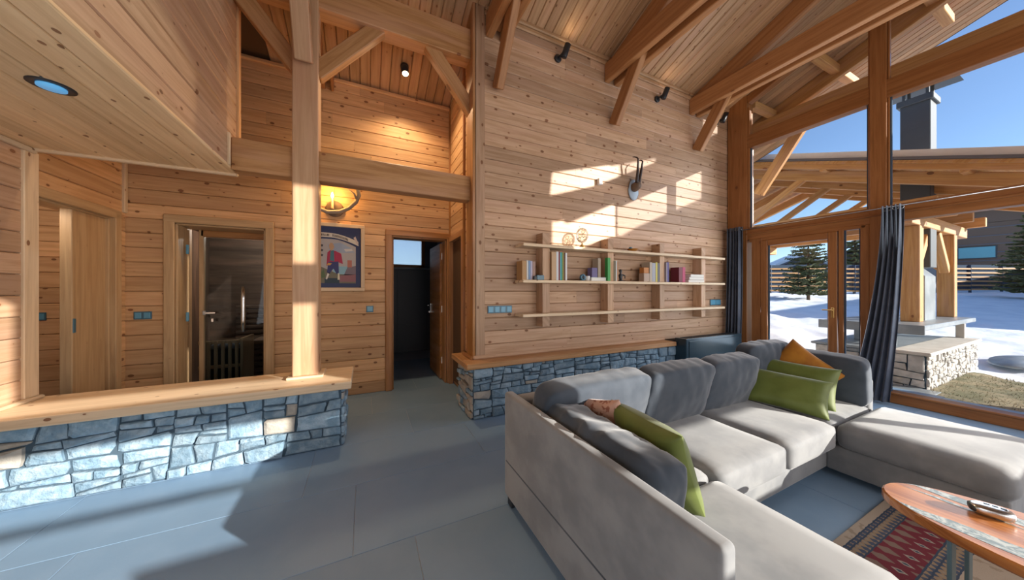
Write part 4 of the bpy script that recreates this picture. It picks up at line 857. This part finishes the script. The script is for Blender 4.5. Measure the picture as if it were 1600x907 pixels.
for k in range(13):
    u = k / 12; x = iw0 - .02 + (iw1 - iw0 + .05) * u; z = 2.075 - .17 * max(0, u - .3) ** 1.7
    bt.append((x, z)); bb.append((x, z - .055))
flatp('banner', bt + bb[::-1], (.55, .52, .46), 9, pr_); flatp('banner_tail', [(-.13, 2.03), (-.11, 2.05), (-.085, 1.99), (-.07, 1.93), (-.10, 1.96)], (.5, .42, .40), 10, pr_)
rl = random.Random(2)
for k in range(20):
    if k in (6, 7): continue
    u = .06 + k * .037; x = iw0 + (iw1 - iw0) * u; z = 2.075 - .17 * max(0, u - .3) ** 1.7
    flatp('lettering', [(x, z - .042), (x + .009, z - .042), (x + rl.uniform(.005, .011), z - .014), (x, z - .013)], (.06, .045, .04), 11, pr_)
for k in range(3): flatp('lettering', [(iw0 + .012, 1.93 - k * .06), (iw0 + .045, 1.925 - k * .06), (iw0 + .04, 1.90 - k * .06), (iw0 + .02, 1.90 - k * .06)], (.06, .06, .07), 6, pr_)
# ================================================================= SWITCHES
def sw(label, c, a, n, wd, ht, k, name='light_switch', cat='switch'):
    a = Vector(a); n = Vector(n); t = thing(name, label, cat, c); F_ = lambda u, v, d: frame(a, -n, Vector((0, 0, 1)), Vector(c) + a * u + Vector((0, 0, v)) + n * d)
    link('cover_plate', boxm(wd, .012, ht, .003), 'blue_plastic', t, F_(0, 0, .006))
    for i in range(k): link('rocker' if cat == 'switch' else 'outlet', boxm(wd / k - .018, .008, ht - .022, .003), 'blue_plastic_light', t, F_(-wd / 2 + wd / k * (i + .5), 0, .012))
    return t
sw('blue grey light switch between poster and open door', (.06, YB, 1.11), (1, 0, 0), (0, -1, 0), .085, .085, 1); sw('blue grey double switch left of the sauna door', (-2.04, YB, 1.10), (1, 0, 0), (0, -1, 0), .13, .08, 2)
sw('row of four blue sockets beside the lowest shelf', (1.385, YS, 1.14), (1, 0, 0), (0, -1, 0), .30, .085, 4, 'socket_strip', 'socket'); sw('blue double socket at the right end of the shelf', (5.38, YS, 1.15), (1, 0, 0), (0, -1, 0), .29, .10, 2, 'wall_socket', 'socket'); sw('small switch on the planks inside the sliding doorway', (-2.86, 4.697, 1.10), (1, 0, 0), (0, -1, 0), .08, .08, 1)
# heater on the wall
ht = thing('convector_heater', 'dark blue grey metal heater box under the window end of the shelf', 'heater', (4.8, 2.95, 0)); box('casing', 4.14, 5.52, 2.86, 3.04, .10, .655, 'heater_blue', ht, .006); box('front_panel', 4.2, 5.46, 2.852, 2.862, .14, .62, 'heater_blue', ht, .004)
for i in range(24): box('vent_slat', 4.22 + i * .052, 4.24 + i * .052, 2.89, 3.01, .654, .659, 'black_metal', ht, 0)
for x in (4.3, 5.3): box('leg', x, x + .05, 2.9, 3.0, 0, .10, 'black_metal', ht)
# ================================================================= OUTDOORS
CA, SA_ = math.cos(YAW), math.sin(YAW)
def dep(x, y): return x * SA_ + y * CA
def gz(x, y):
    d = dep(x, y); return -.12 + max(0, d - 7.0) * .093
bmg = []; fsg = []; nx, ny = 240, 200
for j in range(ny + 1):
    for i in range(nx + 1):
        u, v = i / nx, j / ny
        x = 5.93 + 90 * u ** 2.0; y = -14 + 74 * v
        y = -6 + 66 * (v ** 1.5) if True else y
        bmg.append((x, y, gz(x, y) + (.075 * noise.fractal(Vector((x * 1.3, y * 1.6, 0)), 1, 2, 4) if x > 7.1 and not (y < 1.4 and x < 9.6) else 0)))
for j in range(ny):
    for i in range(nx): fsg.append((j * (nx + 1) + i, j * (nx + 1) + i + 1, (j + 1) * (nx + 1) + i + 1, (j + 1) * (nx + 1) + i))
tag(link('snow_ground', pyd(bmg, fsg, True), 'snow'), 'snow-covered garden ground beyond the windows', 'snow', kind='stuff')
# paved strip, grass
tag(box('terrace_paving', 5.93, 7.3, 1.25, 4.6, -.2, -.075, 'slate', None, .01), kind='structure')
gb = []; gf = []; rnd = random.Random(4)
for k in range(2600):
    x = rnd.uniform(6.9, 9.4); y = rnd.uniform(.62, 1.34); e = (x - 7.9) / 1.6; f_ = (y - 1.15) / .55
    if e * e + f_ * f_ > 1.0: continue
    zz = gz(x, y) + .015; hh = rnd.uniform(.015, .06); an_ = rnd.uniform(0, 6.28); le = rnd.uniform(.04, .13); dx, dy = math.cos(an_), math.sin(an_); b = len(gb)
    gb += [(x - dy * .006, y + dx * .006, zz), (x + dy * .006, y - dx * .006, zz), (x + dx * le, y + dy * le, zz + hh)]; gf.append((b, b + 1, b + 2))
tag(link('grass_patch', pyd(gb, gf), 'grass'), 'dry brown grass patch in front of the stone barbecue', 'grass', kind='stuff')
mg = []; 
bmh = bmesh.new(); cc = bmh.verts.new((7.9, 1.15, gz(7.9, 1.15) + .045)); rr = [bmh.verts.new((7.9 + 1.65 * math.cos(a_) * (1 + .12 * math.sin(5 * a_)), max(.55, min(1.36, 1.15 + .6 * math.sin(a_) * (1 + .1 * math.cos(7 * a_)))), gz(7.9 + 1.65 * math.cos(a_), 1) + .035)) for a_ in [2 * math.pi * k / 40 for k in range(40)]]
for k in range(40): bmh.faces.new((cc, rr[k], rr[(k + 1) % 40]))
tag(link('soil', frombm(bmh), 'grass'), 'bare soil under the dry grass outside', 'soil', kind='stuff')
tag(link('paving_slab', lathe([(0, 0), (1.0, 0), (.95, .04), (0, .045)], 20), 'slate', None, Matrix.Translation((11.6, 1.05, gz(11.6, 1.0) + .05)) @ Matrix.Diagonal((1, .38, 1, 1))), 'grey melted patch of paving showing through the snow', 'paving')
# barbecue
bq = thing('stone_barbecue', 'outdoor stone barbecue base with slate counter and metal firebox', 'barbecue', (8.8, 1.7, -.1)); GZ = -.12
box('core', 7.34, 10.3, 1.40, 2.6, GZ, .40, 'mortar', bq, 0)
stone_face(bq, (7.33, 1.39, GZ), (1, 0, 0), (0, -1, 0), 2.95, .52, 21, m=('bbq_stone', 'bbq_cap'), beige=.2, small=.006, big=.022, aspect=1.6)
stone_face(bq, (7.33, 2.6, GZ), (0, -1, 0), (-1, 0, 0), 1.2, .52, 22, m=('bbq_stone', 'slate'), beige=.25, small=.02, big=.08)
box('cap_slab', 7.28, 10.36, 1.34, 1.72, .40, .45, 'bbq_cap', bq, .01); box('cap_slab', 7.28, 10.36, 1.72, 2.65, .40, .44, 'slate', bq, .01)
box('counter_slab', 7.75, 11.1, 1.50, 2.7, .72, .80, 'slate', bq, .01); box('counter_edge', 7.72, 7.76, 1.48, 2.7, .66, .81, 'slate', bq, .005)
box('support', 7.85, 7.95, 1.8, 1.9, .44, .72, 'slate', bq); box('support', 10.2, 10.3, 1.5, 1.6, .45, .72, 'bbq_cap', bq); box('support', 8.3, 8.4, 2.3, 2.4, .44, .72, 'slate', bq)
fbx = prism('firebox', [(1.78, .80), (2.05, .80), (2.05, 1.62), (1.915, 1.78), (1.78, 1.62)], 'x', 9.3, 9.95, 'slate', bq)
# porch
pc = thing('porch', 'timber porch with slanted roof over the barbecue, seen through window', 'porch', (9.5, 2.5, 0))
for x in (8.7, 10.9): 
    box('post', x, x + .22, 1.72, 1.94, .80, 2.50, 'outdoor_wood', pc, .01)
    box('post', x, x + .22, 5.2, 5.42, GZ, 2.50, 'outdoor_wood', pc, .01)
    beam('brace', (x + .11, 1.83, 1.75), (x + .11, 2.45, 2.45), .12, .14, 'outdoor_wood', pc); 
beam('brace', (8.95, 1.83, 1.75), (9.6, 1.83, 2.50), .12, .14, 'outdoor_wood', pc, side=(0, 1, 0)); beam('brace', (10.88, 1.83, 1.75), (10.2, 1.83, 2.50), .12, .14, 'outdoor_wood', pc, side=(0, 1, 0))
box('plate_beam', 8.35, 12.0, 1.73, 1.93, 2.50, 2.72, 'outdoor_wood', pc, .01); box('plate_beam', 8.35, 12.0, 5.2, 5.42, 2.50, 2.72, 'outdoor_wood', pc, .01)
def zp(y): return 3.02 + .36 * (y - .76)
for x in (8.5, 9.7, 10.9, 12.0):
    beam('rafter', (x, .72, zp(.72) - .09), (x, 4.4, zp(4.4) - .09), .12, .2, 'outdoor_wood', pc)
    beam('rafter', (x, 8.0, zp(.8) - .09), (x, 4.4, zp(4.4) - .09), .12, .2, 'outdoor_wood', pc)
    box('tie_beam', x - .06, x + .06, 1.5, 5.6, 2.72, 2.92, 'outdoor_wood', pc, .01)
    beam('strut', (x, 4.4, 2.92), (x, 3.2, zp(3.2) - .15), .1, .12, 'outdoor_wood', pc)
for y in (1.2, 2.0, 2.8, 3.6): box('purlin', 8.2, 12.3, y - .05, y + .05, zp(y) - .03, zp(y) + .05, 'outdoor_wood', pc, .006)
beam('fascia', (8.2, .62, zp(.62) + .09), (8.2, 4.4, zp(4.4) + .09), .04, .16, 'outdoor_wood', pc)
def slab(name, off0, off1, m, x0=8.1, x1=12.4): return prism(name, [(.55, zp(.55) + off0), (4.4, zp(4.4) + off0), (8.2, zp(.6) + off0), (8.2, zp(.6) + off1), (4.4, zp(4.4) + off1), (.55, zp(.55) + off1)], 'x', x0, x1, m, pc)
slab('roof_deck', .10, .15, 'outdoor_wood'); slab('roof_sheet', .155, .20, 'house_roof', 8.06, 12.44); slab('roof_snow', .20, .34, 'snow', 8.2, 12.4)
# chimney above the porch
ch = thing('chimney', 'dark grey chimney pipe with a cap rising above the porch roof', 'chimney', (9.6, 1.9, 3.6))
box('stack', 9.42, 9.80, 1.74, 2.10, 1.78, 5.0, 'chimney_grey', ch, .01); box('band', 9.38, 9.84, 1.70, 2.14, 4.9, 5.02, 'chimney_grey', ch, .01)
for x in (9.44, 9.74):
    for y in (1.76, 2.04): box('cap_leg', x, x + .04, y, y + .04, 5.02, 5.28, 'chimney_grey', ch)
bmh = bmesh.new(); bmesh.ops.create_cone(bmh, cap_ends=True, segments=4, radius1=.62, radius2=.05, depth=.3); link('cap', frombm(bmh), 'chimney_grey', ch, Matrix.Translation((9.61, 1.92, 5.42)) @ Matrix.Rotation(T(45), 4, 'Z'))
# white eave wall just outside
tag(box('wall_outside', XW + .19, 6.35, 3.1, 4.7, -.1, 4.1, 'white_plastic', None, 0), kind='structure')
# overhang purlins under the outside roof
pu = thing('eave_purlins', 'short timber purlins under the outside roof overhang', 'purlin', (6.6, 2.5, 4.6))
for y in (2.9, 2.1, 1.2, .3): box('purlin', XW + .18, 7.3, y - .05, y + .05, zc(y) - .18, zc(y) - .06, 'outdoor_wood', pu, .006)
# fences
def at(u, d, y_off=0):
    a_ = (u - 800) / F; return Vector(((SA_ + CA * a_) * d, (CA - SA_ * a_) * d, 0))
def fence(label, p0, p1, bays, hgt):
    p0, p1 = Vector(p0), Vector(p1); X = (p1 - p0).normalized(); Yd = Vector((-X.y, X.x, 0)); Lb = (p1 - p0).length / bays
    t = thing('garden_fence', label, 'fence', (p0.x, p0.y, gz(p0.x, p0.y)), 'garden fences')
    pm = boxm(.12, .12, hgt + .1, .01); sm = boxm(Lb, .03, .105, .004); dm = boxm(Lb, .03, .27, .004)
    for b in range(bays + 1):
        q = p0 + X * Lb * b; link('post', pm, 'fence_grey', t, Matrix.Translation((q.x, q.y, gz(q.x, q.y) + hgt / 2)))
    for b in range(bays):
        q = p0 + X * Lb * (b + .5); z0_ = gz(q.x, q.y)
        for k in range(6):
            link('slat', sm, 'fence_orange', t, frame(X, Yd, (0, 0, 1), (q.x, q.y, z0_ + .18 + k * .29)) @ Matrix.Translation((0, -.05 if True else 0, 0)))
            link('backing_board', dm, 'fence_grey', t, frame(X, Yd, (0, 0, 1), (q.x, q.y, z0_ + .32 + k * .29)) @ Matrix.Translation((0, .05, 0)))
fence('horizontal slat fence behind the young spruce', at(1120, 21), at(1380, 20), 6, 1.85)
fence('horizontal slat fence in front of the brown chalet', at(1465, 21), at(1660, 22), 4, 1.85)
# conifers
def conifer(label, p, h_, r_, seed, dens=1.0, up=.25):
    rnd = random.Random(seed); t = thing('spruce_tree', label, 'tree', (p.x, p.y, gz(p.x, p.y)), 'spruce trees in the garden'); g0 = gz(p.x, p.y)
    link('trunk', tube([(p.x, p.y, g0 - .1), (p.x, p.y, g0 + h_ * .5), (p.x, p.y, g0 + h_)], [h_ * .018, h_ * .012, .012], 8), 'bark', t)
    vs = []; fs = []
    z = .10
    while z < .98:
        rr_ = r_ * (1 - z) ** .8 + .04; nbr = int(7 + 5 * (1 - z))
        for b in range(nbr):
            an_ = 6.283 * (b + rnd.random() * .7) / nbr; L_b = rr_ * rnd.uniform(.75, 1.1); d = Vector((math.cos(an_), math.sin(an_), 0)); s_ = Vector((-d.y, d.x, 0)); z0_ = g0 + h_ * (z + rnd.uniform(-.02, .02))
            for k in range(int(13 * dens)):
                u = (k + rnd.random()) / (13 * dens); c = Vector((p.x, p.y, z0_)) + d * (L_b * u) + Vector((0, 0, (up * u * u - .18 * u) * L_b)); wl_ = .26 * L_b * (1 - u * .7) + .05
                for sg_ in (-1, 1):
                    tip = c + s_ * sg_ * wl_ * rnd.uniform(.6, 1.1) + d * wl_ * .6 + Vector((0, 0, rnd.uniform(-.06, .05))); wd = d * .045; i0 = len(vs)
                    vs += [c - wd, c + wd, tip + Vector((0, 0, .0)), c + Vector((0, 0, .05)), tip * .5 + c * .5 + Vector((0, 0, -.045))]; fs += [(i0, i0 + 1, i0 + 2), (i0 + 3, i0 + 4, i0 + 2)]
        z += .055 if z < .6 else .06
    tag(link('foliage', pyd(vs, fs), 'needles', t), kind='stuff')
conifer('young spruce standing in the snow behind the glass door', at(1263, 17), 4.3, 1.55, 1, 1.0)
conifer('dense spruce at the right edge behind the stone barbecue', at(1606, 17.5), 5.0, 1.5, 2, 1.2)
conifer('tall distant spruce above the fence beside the door pane', at(1336, 30), 7.5, 2.2, 3)
# unseen long block added past the right edge to shade the far snow
tag(prism('snow_shade_block', [(24, gz(24, -4) - .5), (52, gz(52, -2) - .5), (52, gz(52, -2) + 4.6), (24, gz(24, -4) + 4.6)], 'y', -5.0, -3.6, 'house_brown'), kind='structure')
# houses
def house(label, u, d, wd, dp, wh, rh, wallm, rot, snow=True, z_off=0, over=.6, win=()):
    p = at(u, d); g0 = gz(p.x, p.y) + z_off; R_ = Matrix.Translation((p.x, p.y, g0)) @ Matrix.Rotation(-math.atan2(p.x, p.y) + rot, 4, 'Z')
    t = thing('chalet', label, 'house', (p.x, p.y, g0))
    link('walls', boxm(wd, dp, wh), wallm, t, R_ @ Matrix.Translation((0, 0, wh / 2)))
    def rf(nm, z0_, z1_, m, o): 
        a_ = wd / 2 + o; pts = [(-a_, wh - .2 + z0_), (0, wh + rh + z0_), (a_, wh - .2 + z0_), (a_, wh - .2 + z1_), (0, wh + rh + z1_), (-a_, wh - .2 + z1_)]
        ob = prism(nm, pts, 'y', -dp / 2 - o, dp / 2 + o, m); ob.parent = t; ob.matrix_local = Matrix.Translation((p.x, p.y, g0)).inverted() @ R_
    rf('roof', 0, .22, 'house_roof', over)
    if snow: rf('roof_snow', .22, .6, 'snow', over - .1)
    prism_ = prism('gable', [(-wd / 2, wh - .05), (wd / 2, wh - .05), (0, wh + rh - .1)], 'y', -dp / 2, dp / 2, wallm); prism_.parent = t; prism_.matrix_local = Matrix.Translation((p.x, p.y, g0)).inverted() @ R_
    if wh > 5:
        for k in range(7): link('siding_band', boxm(wd + .04, .05, .10, .01), 'house_roof', t, R_ @ Matrix.Translation((0, -dp / 2 - .01, .5 + k * .8)))
    for (x0, x1, z0_, z1_) in win:
        f_ = link('window', boxm(x1 - x0 + .2, .1, z1_ - z0_ + .2, .01), 'chimney_grey', t, R_ @ Matrix.Translation(((x0 + x1) / 2, -dp / 2 - .02, (z0_ + z1_) / 2))); link('pane', boxm(x1 - x0, .06, z1_ - z0_), 'house_window', f_, R_ @ Matrix.Translation(((x0 + x1) / 2, -dp / 2 - .06, (z0_ + z1_) / 2)))
house('grey chalet with snowy roof behind the fence and spruce', 1238, 40, 4.2, 4, 2.6, 1.1, 'house_grey', .35, z_off=-1.3)
house('grey walled chalet seen through the narrow door side pane', 1376, 31, 6.2, 5, 3.0, 2.0, 'house_grey', .2, win=((-1.6, -.9, 1.5, 2.6), (.3, 1.0, 1.5, 2.6)))
house('brown chalet with a wide horizontal window behind the barbecue', 1552, 31, 9.5, 6, 5.8, 1.6, 'house_brown', .1, win=((-2.2, -.2, 2.4, 3.45), (1.6, 2.6, 2.4, 3.6)))
for o in bpy.data.objects:
    if '_w' in o: del o['_w']
